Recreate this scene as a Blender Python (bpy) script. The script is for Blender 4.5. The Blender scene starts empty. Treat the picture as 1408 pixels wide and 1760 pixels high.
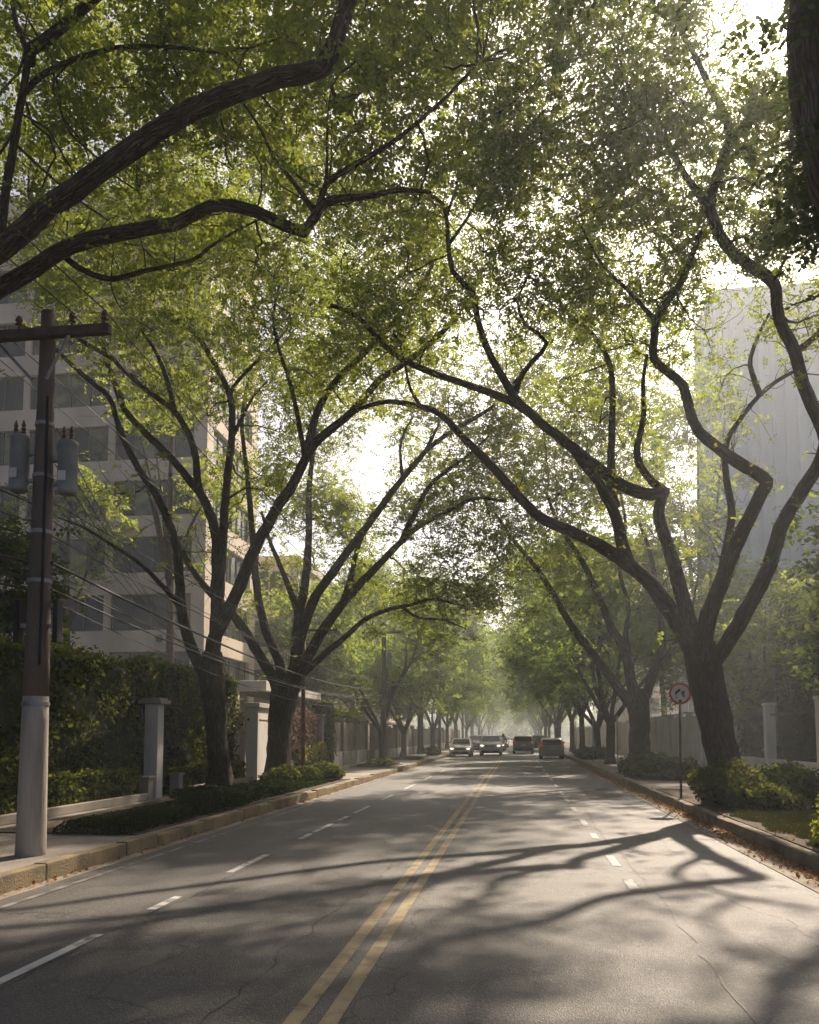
import bpy, bmesh, math, random
import numpy as np
from mathutils import Vector, Matrix
R = math.radians
SC = bpy.context.scene
COL = SC.collection
rng = np.random.default_rng(7)
random.seed(7)

# ---------------------------------------------------------------- camera
F, W0, H0 = 1400.0, 1408.0, 1760.0
YAW, PIT, CAMZ = R(7.6), R(4.3), 1.7
VPX, VPY = 890.0, 1264.0                       # where the avenue vanishes
CX = VPX - F*math.tan(YAW)/math.cos(PIT)
CY = VPY - F*math.tan(PIT)
cr = np.array([math.cos(YAW), math.sin(YAW), 0])
cf = np.array([-math.sin(YAW)*math.cos(PIT), math.cos(YAW)*math.cos(PIT), math.sin(PIT)])
cu = np.cross(cr, cf)
cam_d = bpy.data.cameras.new('camera'); cam = bpy.data.objects.new('camera', cam_d); COL.objects.link(cam)
cam.location = (0, 0, CAMZ)
cam.matrix_world = Matrix(((cr[0], cu[0], -cf[0], 0), (cr[1], cu[1], -cf[1], 0), (cr[2], cu[2], -cf[2], CAMZ), (0, 0, 0, 1)))
cam_d.sensor_fit = 'VERTICAL'; cam_d.sensor_height = 36.0; cam_d.sensor_width = 28.8
cam_d.lens = 36.0*F/H0
cam_d.shift_x = (W0/2-CX)/H0; cam_d.shift_y = -(H0/2-CY)/H0
cam_d.clip_start = 0.1; cam_d.clip_end = 3000
SC.camera = cam

def ray(px, py):
    d = cf*F + cr*(px-CX) + cu*(CY-py)
    return d/np.linalg.norm(d)
def at(px, py, Y):
    """world point on the sight line of a photo pixel, at distance Y along the avenue"""
    d = ray(px, py)
    return np.array([0, 0, CAMZ]) + d*(Y/d[1])

# ---------------------------------------------------------------- sky, sun, exposure
SUN = ray(1336, 22)
EL = math.asin(SUN[2]); AZ = math.atan2(SUN[0], SUN[1])
wd = bpy.data.worlds.new('World'); SC.world = wd; wd.use_nodes = True
nt = wd.node_tree; bg = nt.nodes['Background']
sky = nt.nodes.new('ShaderNodeTexSky'); sky.sky_type = 'NISHITA'; sky.sun_disc = False
sky.sun_elevation = EL; sky.sun_rotation = AZ; sky.altitude = 700; sky.air_density = 0.42; sky.dust_density = 6.5; sky.ozone_density = 0.0
nt.links.new(sky.outputs[0], bg.inputs[0]); bg.inputs[1].default_value = 0.082
sl = bpy.data.lights.new('sun', 'SUN'); sl.energy = 5.0; sl.angle = R(0.9); sl.color = (1.0, 0.84, 0.66)
so = bpy.data.objects.new('sun', sl); COL.objects.link(so)
so.rotation_euler = Vector(SUN).to_track_quat('Z', 'Y').to_euler()
SC.view_settings.view_transform = 'Standard'; SC.view_settings.look = 'None'
SC.view_settings.exposure = 1.05; SC.view_settings.gamma = 1.0
HAZE = 0.0019
cy = SC.cycles
cy.max_bounces = 7; cy.diffuse_bounces = 4; cy.glossy_bounces = 2; cy.transmission_bounces = 5; cy.volume_bounces = 1
cy.transparent_max_bounces = 8; cy.caustics_reflective = False; cy.caustics_refractive = False
cy.sample_clamp_indirect = 6.0

# ---------------------------------------------------------------- materials
def mat(name, col, rough=0.8, col2=None, scale=4.0, detail=6.0, bump=0.0, bscale=None, metal=0.0, spec=0.3, lo=0.35, hi=0.65,
        stretch=None, emit=None, col3=None, scale3=1.0, lo3=0.5, hi3=0.7):
    m = bpy.data.materials.new(name); m.use_nodes = True
    n = m.node_tree.nodes; l = m.node_tree.links; b = n['Principled BSDF']
    b.inputs['Roughness'].default_value = rough; b.inputs['Metallic'].default_value = metal
    b.inputs['Specular IOR Level'].default_value = spec
    b.inputs['Base Color'].default_value = (*col, 1)
    g = n.new('ShaderNodeNewGeometry'); vec = g.outputs['Position']
    if stretch:
        mp = n.new('ShaderNodeMapping'); mp.inputs['Scale'].default_value = stretch
        l.new(vec, mp.inputs[0]); vec = mp.outputs[0]
    last = None
    if col2 is not None:
        t = n.new('ShaderNodeTexNoise'); t.inputs['Scale'].default_value = scale; t.inputs['Detail'].default_value = detail
        l.new(vec, t.inputs['Vector'])
        r = n.new('ShaderNodeMapRange'); r.inputs[1].default_value = lo; r.inputs[2].default_value = hi
        l.new(t.outputs[0], r.inputs[0])
        x = n.new('ShaderNodeMix'); x.data_type = 'RGBA'; x.inputs[6].default_value = (*col, 1); x.inputs[7].default_value = (*col2, 1)
        l.new(r.outputs[0], x.inputs[0]); last = x.outputs[2]
        if col3 is not None:
            t3 = n.new('ShaderNodeTexNoise'); t3.inputs['Scale'].default_value = scale3; t3.inputs['Detail'].default_value = 5
            l.new(vec, t3.inputs['Vector'])
            r3 = n.new('ShaderNodeMapRange'); r3.inputs[1].default_value = lo3; r3.inputs[2].default_value = hi3
            l.new(t3.outputs[0], r3.inputs[0])
            x3 = n.new('ShaderNodeMix'); x3.data_type = 'RGBA'; x3.inputs[7].default_value = (*col3, 1)
            l.new(r3.outputs[0], x3.inputs[0]); l.new(last, x3.inputs[6]); last = x3.outputs[2]
        l.new(last, b.inputs['Base Color'])
    if bump:
        tb = n.new('ShaderNodeTexNoise'); tb.inputs['Scale'].default_value = bscale or scale*4; tb.inputs['Detail'].default_value = 6
        l.new(vec, tb.inputs['Vector'])
        bp = n.new('ShaderNodeBump'); bp.inputs['Strength'].default_value = bump; bp.inputs['Distance'].default_value = 0.02
        l.new(tb.outputs[0], bp.inputs['Height']); l.new(bp.outputs[0], b.inputs['Normal'])
    if emit:
        b.inputs['Emission Color'].default_value = (*emit[0], 1); b.inputs['Emission Strength'].default_value = emit[1]
    return m

def leaf_mat(name, c1, c2, tr, c3=None, mixf=0.5, scale=1.3):
    m = bpy.data.materials.new(name); m.use_nodes = True
    n = m.node_tree.nodes; l = m.node_tree.links
    for x in list(n):
        if x.type != 'OUTPUT_MATERIAL': n.remove(x)
    out = [x for x in n if x.type == 'OUTPUT_MATERIAL'][0]
    g = n.new('ShaderNodeNewGeometry')
    t = n.new('ShaderNodeTexNoise'); t.inputs['Scale'].default_value = scale; t.inputs['Detail'].default_value = 3
    l.new(g.outputs['Position'], t.inputs['Vector'])
    r = n.new('ShaderNodeMapRange'); r.inputs[1].default_value = 0.3; r.inputs[2].default_value = 0.7
    l.new(t.outputs[0], r.inputs[0])
    add = n.new('ShaderNodeMath'); add.operation = 'MULTIPLY_ADD'
    l.new(g.outputs['Random Per Island'], add.inputs[0]); add.inputs[1].default_value = 0.7
    mu = n.new('ShaderNodeMath'); mu.operation = 'MULTIPLY'; l.new(r.outputs[0], mu.inputs[0]); mu.inputs[1].default_value = 0.5
    l.new(mu.outputs[0], add.inputs[2])
    def mix(a, b):
        x = n.new('ShaderNodeMix'); x.data_type = 'RGBA'; x.inputs[6].default_value = (*a, 1); x.inputs[7].default_value = (*b, 1)
        l.new(add.outputs[0], x.inputs[0]); return x.outputs[2]
    d = n.new('ShaderNodeBsdfDiffuse'); l.new(mix(c1, c2), d.inputs[0])
    tl = n.new('ShaderNodeBsdfTranslucent'); l.new(mix(tr, c3 or tr), tl.inputs[0])
    ms = n.new('ShaderNodeMixShader'); ms.inputs[0].default_value = mixf
    l.new(d.outputs[0], ms.inputs[1]); l.new(tl.outputs[0], ms.inputs[2]); l.new(ms.outputs[0], out.inputs[0])
    return m

M = {}
M['bark'] = None
M['twig'] = mat('twig', (0.06, 0.045, 0.035), 0.9)
M['leaf'] = leaf_mat('leaf', (0.056, 0.08, 0.018), (0.092, 0.11, 0.026), (0.24, 0.36, 0.04), (0.42, 0.45, 0.06), 0.52)
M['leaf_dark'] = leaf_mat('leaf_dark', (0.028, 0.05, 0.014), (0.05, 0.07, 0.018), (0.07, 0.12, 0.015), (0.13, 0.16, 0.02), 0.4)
M['leaf_far'] = leaf_mat('leaf_far', (0.052, 0.08, 0.019), (0.085, 0.108, 0.026), (0.21, 0.33, 0.05), (0.34, 0.41, 0.075), 0.52, 0.4)
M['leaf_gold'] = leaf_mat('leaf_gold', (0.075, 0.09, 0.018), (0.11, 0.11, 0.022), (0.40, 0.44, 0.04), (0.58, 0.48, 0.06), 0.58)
M['ivy'] = leaf_mat('ivy', (0.03, 0.048, 0.015), (0.065, 0.08, 0.024), (0.14, 0.19, 0.02), (0.28, 0.29, 0.04), 0.36)
M['cover'] = leaf_mat('cover', (0.022, 0.036, 0.014), (0.04, 0.052, 0.02), (0.03, 0.05, 0.01), (0.05, 0.07, 0.015), 0.2)
M['wallpanel'] = mat('white_panel_paint', (0.74, 0.71, 0.66), 0.8, (0.6, 0.56, 0.5), 0.9, 8, 0.3, 30, stretch=(1, 1, 0.5))
M['bougain'] = leaf_mat('bougain', (0.055, 0.06, 0.025), (0.15, 0.075, 0.09), (0.12, 0.14, 0.04), (0.22, 0.11, 0.12), 0.35, 2.2)
M['grass'] = leaf_mat('grass', (0.03, 0.042, 0.013), (0.055, 0.06, 0.022), (0.05, 0.07, 0.012), (0.08, 0.085, 0.02), 0.25)
M['litter'] = leaf_mat('litter', (0.22, 0.10, 0.035), (0.32, 0.17, 0.05), (0.2, 0.1, 0.03), (0.3, 0.16, 0.04), 0.2)
M['soil'] = mat('soil', (0.05, 0.038, 0.026), 0.95, (0.09, 0.07, 0.045), 6, 8, 0.8, 30)
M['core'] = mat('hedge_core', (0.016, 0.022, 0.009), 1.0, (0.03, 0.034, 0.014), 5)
M['pave'] = mat('pavement', (0.20, 0.175, 0.15), 0.85, (0.29, 0.255, 0.22), 1.2, 8, 0.5, 40, col3=(0.14, 0.12, 0.10), scale3=0.5)
M['kerb_y'] = mat('kerb_faded_yellow', (0.27, 0.20, 0.095), 0.85, (0.20, 0.16, 0.10), 2.5, 9, 0.6, 40, col3=(0.12, 0.10, 0.07), scale3=1.6, lo3=0.5, hi3=0.68)
M['kerb_g'] = mat('kerb_weathered', (0.25, 0.205, 0.135), 0.9, (0.16, 0.135, 0.09), 3.0, 9, 0.6, 40, col3=(0.10, 0.09, 0.055), scale3=1.5, lo3=0.5, hi3=0.68)
M['gutter'] = mat('gutter_concrete', (0.20, 0.165, 0.13), 0.9, (0.30, 0.26, 0.21), 2.0, 9, 0.5, 50)
M['yellow'] = mat('yellow_line_paint', (0.33, 0.262, 0.15), 0.7, (0.13, 0.112, 0.085), 5, 12, 0.5, 120, lo=0.46, hi=0.72)
M['edge'] = mat('faded_edge_line', (0.24, 0.225, 0.20), 0.7, (0.09, 0.085, 0.08), 4, 12, 0.5, 120, lo=0.42, hi=0.62)
M['white'] = mat('white_line_paint', (0.48, 0.47, 0.45), 0.7, (0.13, 0.125, 0.12), 5, 10, 0.5, 120, lo=0.5, hi=0.66)
M['concrete'] = mat('pole_concrete', (0.15, 0.12, 0.095), 0.9, (0.085, 0.068, 0.054), 3, 8, 0.6, 40, stretch=(1, 1, 0.3))
M['polepaint'] = mat('pole_whitewash', (0.40, 0.36, 0.30), 0.85, (0.25, 0.21, 0.17), 5.0, 10, 0.4, 40, stretch=(1, 1, 0.12), lo=0.40, hi=0.72, col3=(0.14, 0.105, 0.08), scale3=2.2, lo3=.52, hi3=.72)
M['wood'] = mat('crossarm_wood', (0.10, 0.075, 0.055), 0.9, (0.06, 0.045, 0.035), 5)
M['steel'] = mat('galvanised_steel', (0.30, 0.31, 0.31), 0.5, (0.20, 0.21, 0.21), 4, metal=0.4)
M['rust'] = mat('brown_post', (0.11, 0.06, 0.04), 0.8, (0.07, 0.045, 0.035), 5)
M['tank'] = mat('transformer_paint', (0.26, 0.28, 0.27), 0.55, (0.17, 0.18, 0.17), 3, 8, 0.2)
M['black'] = mat('black_rubber', (0.015, 0.015, 0.015), 0.6)
M['cable'] = mat('cable', (0.03, 0.028, 0.026), 0.6)
M['ceramic'] = mat('brown_ceramic', (0.12, 0.055, 0.04), 0.3)
M['wallwhite'] = mat('white_render', (0.62, 0.59, 0.54), 0.85, (0.50, 0.46, 0.41), 0.9, 8, 0.3, 30, col3=(0.33, 0.30, 0.26), scale3=1.2, lo3=0.56, hi3=0.75, stretch=(1, 1, 0.5))
M['wallgrey'] = mat('grey_render', (0.31, 0.275, 0.235), 0.9, (0.21, 0.185, 0.155), 1.1, 8, 0.3, 30)
M['facade'] = mat('facade_render', (0.70, 0.60, 0.48), 0.85, (0.54, 0.45, 0.35), 0.5, 8, stretch=(1, 1, 0.4))
M['facade2'] = mat('facade_cream', (0.58, 0.54, 0.46), 0.85, (0.48, 0.44, 0.38), 0.5, 8, stretch=(1, 1, 0.4))
M['facade_dark'] = mat('facade_brown', (0.20, 0.165, 0.14), 0.8, (0.15, 0.125, 0.105), 0.7)
M['tower'] = mat('tower_cladding', (0.54, 0.60, 0.66), 0.7, (0.40, 0.46, 0.53), 0.25, 6, stretch=(1, 1, 0.15))
M['frame'] = mat('window_frame', (0.08, 0.075, 0.07), 0.5)
M['frame_w'] = mat('pale_frame', (0.45, 0.43, 0.40), 0.6)
M['glass'] = mat('window_glass', (0.035, 0.035, 0.028), 0.12, (0.012, 0.012, 0.010), 0.8, spec=0.3)
M['glass2'] = mat('glass_curtain_reflection', (0.20, 0.19, 0.10), 0.2, (0.04, 0.042, 0.03), 1.2, 4, spec=0.3)  # drawn blinds; also greenery reflections painted into the colour
M['gate'] = mat('dark_gate', (0.035, 0.032, 0.03), 0.6)
M['red'] = mat('sign_red', (0.42, 0.035, 0.03), 0.5, (0.32, 0.03, 0.03), 4)
M['signwhite'] = mat('sign_white', (0.62, 0.60, 0.56), 0.5, (0.5, 0.48, 0.45), 4)
M['signblack'] = mat('sign_black', (0.03, 0.03, 0.025), 0.5)
M['tyre'] = mat('tyre', (0.02, 0.02, 0.02), 0.8)
M['rim'] = mat('rim', (0.4, 0.4, 0.4), 0.35, metal=0.7)
M['carglass'] = mat('car_glass', (0.03, 0.035, 0.035), 0.06, spec=0.8)
M['plate'] = mat('number_plate', (0.55, 0.55, 0.55), 0.5)
M['lamp'] = mat('headlight_lit', (0.8, 0.75, 0.65), 0.2, emit=((1, 0.82, 0.6), 1.2))
M['tail'] = mat('tail_lamp', (0.28, 0.03, 0.02), 0.2, emit=((1, 0.12, 0.06), 0.08))
M['chrome'] = mat('grille_trim', (0.12, 0.12, 0.12), 0.3, metal=0.5)

def asphalt():
    m = bpy.data.materials.new('asphalt'); m.use_nodes = True
    n = m.node_tree.nodes; l = m.node_tree.links; b = n['Principled BSDF']
    g = n.new('ShaderNodeNewGeometry'); P = g.outputs['Position']
    def noise(s, d, st=None):
        v = P
        if st:
            mp = n.new('ShaderNodeMapping'); mp.inputs['Scale'].default_value = st; l.new(P, mp.inputs[0]); v = mp.outputs[0]
        t = n.new('ShaderNodeTexNoise'); t.inputs['Scale'].default_value = s; t.inputs['Detail'].default_value = d; t.inputs['Roughness'].default_value = 0.65
        l.new(v, t.inputs['Vector']); return t.outputs[0]
    def mr(x, a, c):
        r = n.new('ShaderNodeMapRange'); r.inputs[1].default_value = a; r.inputs[2].default_value = c; l.new(x, r.inputs[0]); return r.outputs[0]
    def mix(f, a, c):
        x = n.new('ShaderNodeMix'); x.data_type = 'RGBA'; l.new(f, x.inputs[0])
        for i, v in ((6, a), (7, c)):
            if isinstance(v, tuple): x.inputs[i].default_value = (*v, 1)
            else: l.new(v, x.inputs[i])
        return x.outputs[2]
    c = mix(mr(noise(0.9, 8, (1, 0.10, 1)), 0.35, 0.66), (0.054, 0.050, 0.047), (0.096, 0.089, 0.083))     # wheel-worn streaks along the road
    c = mix(mr(noise(0.33, 5), 0.52, 0.60), c, (0.066, 0.062, 0.058))
    c = mix(mr(noise(2.3, 4), 0.62, 0.72), c, (0.045, 0.041, 0.038))
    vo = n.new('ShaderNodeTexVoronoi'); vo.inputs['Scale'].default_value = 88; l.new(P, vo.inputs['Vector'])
    c = mix(mr(vo.outputs['Color'], 0.62, 1.0), c, mix(mr(noise(1.3, 5), .4, .65), (0.11, 0.10, 0.093), (0.24, 0.215, 0.195)))                                 # pale aggregate, its contrast raised to paint in sun glints
    c = mix(mr(noise(55, 4), 0.54, 0.72), c, (0.03, 0.028, 0.027))
    cr_ = n.new('ShaderNodeTexVoronoi'); cr_.feature = 'DISTANCE_TO_EDGE'; cr_.inputs['Scale'].default_value = 0.32
    nz = n.new('ShaderNodeTexNoise'); nz.inputs['Scale'].default_value = 1.6; nz.inputs['Detail'].default_value = 6; l.new(P, nz.inputs['Vector'])
    ad = n.new('ShaderNodeVectorMath'); ad.operation = 'MULTIPLY_ADD'; ad.inputs[1].default_value = (1.4, 1.4, 0); l.new(nz.outputs['Color'], ad.inputs[0]); l.new(P, ad.inputs[2])
    l.new(ad.outputs[0], cr_.inputs['Vector'])
    c = mix(mr(cr_.outputs[0], 0.008, 0.0), c, (0.035, 0.033, 0.03))
    l.new(c, b.inputs['Base Color'])
    b.inputs['Roughness'].default_value = 0.62; b.inputs['Specular IOR Level'].default_value = 0.45
    bp = n.new('ShaderNodeBump'); bp.inputs['Strength'].default_value = 0.9; bp.inputs['Distance'].default_value = 0.006
    l.new(vo.outputs['Distance'], bp.inputs['Height'])
    bp2 = n.new('ShaderNodeBump'); bp2.inputs['Strength'].default_value = 0.35; bp2.inputs['Distance'].default_value = 0.02
    l.new(noise(9, 8), bp2.inputs['Height']); l.new(bp.outputs[0], bp2.inputs['Normal']); l.new(bp2.outputs[0], b.inputs['Normal'])
    return m
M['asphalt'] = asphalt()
def bark():
    m = bpy.data.materials.new('bark'); m.use_nodes = True
    n = m.node_tree.nodes; l = m.node_tree.links; b = n['Principled BSDF']; b.inputs['Roughness'].default_value = .95; b.inputs['Specular IOR Level'].default_value = .1
    at_ = n.new('ShaderNodeAttribute'); at_.attribute_name = 'bark'; V = at_.outputs['Vector']
    g = n.new('ShaderNodeNewGeometry')
    def noise(s, d, v=V, w=0.0):
        t = n.new('ShaderNodeTexNoise'); t.inputs['Scale'].default_value = s; t.inputs['Detail'].default_value = d; t.inputs['Roughness'].default_value = .62; t.inputs['Distortion'].default_value = w; l.new(v, t.inputs['Vector']); return t.outputs[0]
    def mr(x, p, q, o0=0.0, o1=1.0):
        r = n.new('ShaderNodeMapRange'); r.inputs[1].default_value = p; r.inputs[2].default_value = q; r.inputs[3].default_value = o0; r.inputs[4].default_value = o1; l.new(x, r.inputs[0]); return r.outputs[0]
    def mix(f, p, q):
        x = n.new('ShaderNodeMix'); x.data_type = 'RGBA'; l.new(f, x.inputs[0])
        for i, v in ((6, p), (7, q)):
            if isinstance(v, tuple): x.inputs[i].default_value = (*v, 1)
            else: l.new(v, x.inputs[i])
        return x.outputs[2]
    vo = n.new('ShaderNodeTexVoronoi'); vo.feature = 'DISTANCE_TO_EDGE'; vo.inputs['Scale'].default_value = 24; vo.inputs['Randomness'].default_value = 1
    nz = n.new('ShaderNodeTexNoise'); nz.inputs['Scale'].default_value = 9; nz.inputs['Detail'].default_value = 4; l.new(V, nz.inputs['Vector'])
    ad = n.new('ShaderNodeVectorMath'); ad.operation = 'MULTIPLY_ADD'; ad.inputs[1].default_value = (.16, .16, .16); l.new(nz.outputs['Color'], ad.inputs[0]); l.new(V, ad.inputs[2]); l.new(ad.outputs[0], vo.inputs['Vector'])
    fis = mr(vo.outputs['Distance'], 0.0, .22, .25, 1.0)
    c = mix(noise(22, 6), (.060, .043, .030), (.135, .102, .076))
    c = mix(mr(noise(1.7, 5, g.outputs['Position']), .50, .70), c, (.15, .135, .11))          # pale lichen patches
    c = mix(mr(noise(1.1, 6, g.outputs['Position']), .56, .70), c, (.070, .072, .024))         # moss
    c = mix(fis, (.026, .019, .014), c)
    l.new(c, b.inputs['Base Color'])
    h = n.new('ShaderNodeMath'); h.operation = 'MULTIPLY_ADD'; l.new(noise(30, 8), h.inputs[0]); h.inputs[1].default_value = .5; l.new(fis, h.inputs[2])
    bp = n.new('ShaderNodeBump'); bp.inputs['Strength'].default_value = 1.0; bp.inputs['Distance'].default_value = .035; l.new(h.outputs[0], bp.inputs['Height']); l.new(bp.outputs[0], b.inputs['Normal'])
    return m
M['bark'] = bark()

# ---------------------------------------------------------------- builders
TRI = [0]
def link(name, me, m, parent=None, smooth=False):
    o = bpy.data.objects.new(name, me); COL.objects.link(o)
    if m is not None: me.materials.append(M[m] if isinstance(m, str) else m)
    if parent is not None: o.parent = parent
    return o
def np_mesh(name, v, q, smooth=False):
    """v (n,3) float, q (k,4 or 3) int"""
    v = np.asarray(v, np.float32); q = np.asarray(q, np.int32); k, s = q.shape
    me = bpy.data.meshes.new(name)
    me.vertices.add(len(v)); me.vertices.foreach_set('co', v.ravel())
    me.loops.add(k*s); me.loops.foreach_set('vertex_index', q.ravel())
    me.polygons.add(k); me.polygons.foreach_set('loop_start', np.arange(0, k*s, s, dtype=np.int32)); me.polygons.foreach_set('loop_total', np.full(k, s, np.int32))
    if smooth: me.polygons.foreach_set('use_smooth', np.ones(k, bool))
    me.update(calc_edges=True); TRI[0] += k*(s-2)
    return me
def empty(name, loc=(0, 0, 0), rz=0.0):
    o = bpy.data.objects.new(name, None); COL.objects.link(o); o.location = loc; o.rotation_euler = (0, 0, rz); o.empty_display_size = 0.2
    return o
def tag(o, label=None, cat=None, group=None, kind=None):
    if label: o['label'] = label
    if cat: o['category'] = cat
    if group: o['group'] = group
    if kind: o['kind'] = kind
    return o
def copy_tree(o, parent=None):
    c = o.copy(); COL.objects.link(c); c.parent = parent
    for ch in list(o.children): copy_tree(ch, c)
    return c

class MB:
    def __init__(s): s.v = []; s.f = []
    def box(s, x0, x1, y0, y1, z0, z1, b=0.0):
        n = len(s.v)
        if b <= 0:
            s.v += [(x0, y0, z0), (x1, y0, z0), (x1, y1, z0), (x0, y1, z0), (x0, y0, z1), (x1, y0, z1), (x1, y1, z1), (x0, y1, z1)]
            s.f += [tuple(n+i for i in q) for q in ((3, 2, 1, 0), (4, 5, 6, 7), (0, 1, 5, 4), (1, 2, 6, 5), (2, 3, 7, 6), (3, 0, 4, 7))]
        else:
            bm = bmesh.new(); bmesh.ops.create_cube(bm, size=1)
            for v in bm.verts: v.co = Vector((x0+(v.co.x+.5)*(x1-x0), y0+(v.co.y+.5)*(y1-y0), z0+(v.co.z+.5)*(z1-z0)))
            bmesh.ops.bevel(bm, geom=bm.edges[:], offset=b, segments=2, affect='EDGES', profile=0.6)
            s.bm(bm)
        return s
    def bm(s, bm):
        n = len(s.v); bm.verts.ensure_lookup_table(); bm.verts.index_update()
        s.v += [tuple(v.co) for v in bm.verts]; s.f += [tuple(n+v.index for v in f.verts) for f in bm.faces]; bm.free()
    def quad(s, a, b, c, d):
        n = len(s.v); s.v += [tuple(a), tuple(b), tuple(c), tuple(d)]; s.f.append((n, n+1, n+2, n+3)); return s
    def poly(s, pts):
        n = len(s.v); s.v += [tuple(p) for p in pts]; s.f.append(tuple(range(n, n+len(pts)))); return s
    def tube(s, pts, rad, seg=8, caps=True, noise=0.0):
        v, q = tube_np(np.array(pts, float), np.array(rad, float) if np.ndim(rad) else np.full(len(pts), float(rad)), seg, noise)
        n = len(s.v); s.v += [tuple(x) for x in v]; s.f += [tuple(int(n+i) for i in x) for x in q]
        if caps:
            m = len(pts); s.f.append(tuple(n+i for i in range(seg))[::-1]); s.f.append(tuple(n+(m-1)*seg+i for i in range(seg)))
        return s
    def lathe(s, prof, c=(0, 0, 0), seg=16):
        n = len(s.v); m = len(prof)
        for r, z in prof:
            for k in range(seg):
                a = 2*math.pi*k/seg; s.v.append((c[0]+r*math.cos(a), c[1]+r*math.sin(a), c[2]+z))
        for i in range(m-1):
            for k in range(seg):
                k2 = (k+1) % seg; s.f.append((n+i*seg+k, n+i*seg+k2, n+(i+1)*seg+k2, n+(i+1)*seg+k))
        s.f.append(tuple(n+k for k in range(seg))[::-1]); s.f.append(tuple(n+(m-1)*seg+k for k in range(seg)))
        return s
    def build(s, name, m, parent=None, smooth=False):
        me = bpy.data.meshes.new(name); me.from_pydata(s.v, [], s.f); me.update()
        if smooth: me.shade_smooth()
        TRI[0] += sum(len(f)-2 for f in s.f)
        return link(name, me, m, parent)

def tube_np(p, r, seg, noise=0.0):
    t = np.gradient(p, axis=0); t /= np.linalg.norm(t, axis=1)[:, None]+1e-9
    ref = np.array([0.31, 0.17, 0.93]) if abs(t.mean(0)[2]) < 0.8 else np.array([0.9, 0.3, 0.1])
    a = np.cross(t, ref); a /= np.linalg.norm(a, axis=1)[:, None]+1e-9; b = np.cross(t, a)
    ang = np.arange(seg)*2*math.pi/seg
    rr = r[:, None]*np.ones(seg)[None]
    if noise: rr = rr*(1+noise*rng.normal(size=rr.shape))
    v = p[:, None, :] + rr[..., None]*(np.cos(ang)[None, :, None]*a[:, None, :]+np.sin(ang)[None, :, None]*b[:, None, :])
    m = len(p); i = np.arange(m-1)[:, None]*seg; k = np.arange(seg)[None]; k2 = (k+1) % seg
    q = np.stack([i+k, i+k2, i+seg+k2, i+seg+k], -1).reshape(-1, 4)
    return v.reshape(-1, 3), q
def spline(p, step):
    """Catmull-Rom through the points (any dims), resampled"""
    p = np.asarray(p, float); P = np.vstack([2*p[0]-p[1], p, 2*p[-1]-p[-2]]); out = []
    for i in range(len(p)-1):
        a, b, c, d = P[i:i+4]; n = max(2, int(np.linalg.norm((c-b)[:3])/step)); t = np.linspace(0, 1, n, endpoint=False)[:, None]
        out.append(0.5*((2*b)+(-a+c)*t+(2*a-5*b+4*c-d)*t*t+(-a+3*b-3*c+d)*t**3))
    out.append(p[-1:]); return np.vstack(out)

class Leaves:
    """pinnate sprays of small leaflets"""
    def __init__(s): s.v = []; s.n = 0; s.count = 0
    def sprays(s, c, dirs=None, m=11, L=0.26, l=0.06, w=0.022, droop=0.25):
        N = len(c)
        if N == 0: return
        d = rng.normal(size=(N, 3)); d[:, 2] *= 0.45
        if dirs is not None: d = d*0.7 + dirs
        d[:, 2] -= droop*rng.random(N)
        d /= np.linalg.norm(d, axis=1)[:, None]+1e-9
        up = rng.normal(size=(N, 3))*0.55 + np.array([0, 0, 1.0])
        sd = np.cross(d, up); sd /= np.linalg.norm(sd, axis=1)[:, None]+1e-9
        nn = np.cross(sd, d)
        sc = rng.uniform(0.75, 1.25, N)[:, None]
        t = np.linspace(0.12, 1, m); side = np.where(np.arange(m) % 2 == 0, 1.0, -1.0); side[-1] = 0
        base = c[:, None, :] + d[:, None, :]*(L*t)[None, :, None]*sc[..., None] - nn[:, None, :]*(0.25*L*t**2)[None, :, None]
        ld = sd[:, None, :]*side[None, :, None] + d[:, None, :]*0.55 + rng.normal(size=(N, m, 3))*0.28
        ld /= np.linalg.norm(ld, axis=2)[..., None]+1e-9
        ws = np.cross(ld, nn[:, None, :]+rng.normal(size=(N, m, 3))*0.35); ws /= np.linalg.norm(ws, axis=2)[..., None]+1e-9
        ll = (l*rng.uniform(0.7, 1.3, (N, m)))[..., None]; wl = ll*(w/l)
        q = np.stack([base, base+ld*ll*0.5+ws*wl, base+ld*ll, base+ld*ll*0.5-ws*wl], 2)
        s.v.append(q.reshape(-1, 3).astype(np.float32)); s.count += N*m
    def single(s, c, nrm, size, jit=0.6):
        """broad single leaves lying roughly along a surface"""
        N = len(c); nrm = nrm + rng.normal(size=(N, 3))*jit; nrm /= np.linalg.norm(nrm, axis=1)[:, None]
        a = np.cross(nrm, rng.normal(size=(N, 3))); a /= np.linalg.norm(a, axis=1)[:, None]; b = np.cross(nrm, a)
        sz = (size*rng.uniform(0.6, 1.4, N))[:, None]
        q = np.stack([c-a*sz*.5, c+b*sz*.36, c+a*sz*.6, c-b*sz*.36], 1)
        s.v.append(q.reshape(-1, 3).astype(np.float32)); s.count += N
    def blades(s, c, h, w):
        N = len(c); a = rng.normal(size=(N, 3)); a[:, 2] = 0; a /= np.linalg.norm(a, axis=1)[:, None]
        ln = rng.normal(size=(N, 3))*0.45; ln[:, 2] = 1; hh = (h*rng.uniform(0.5, 1.3, N))[:, None]
        q = np.stack([c-a*w, c+a*w, c+ln*hh+a*w*.3, c+ln*hh-a*w*.3], 1)
        s.v.append(q.reshape(-1, 3).astype(np.float32)); s.count += N
    def mesh(s, name):
        v = np.vstack(s.v); return np_mesh(name, v, np.arange(len(v)).reshape(-1, 4))

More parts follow.
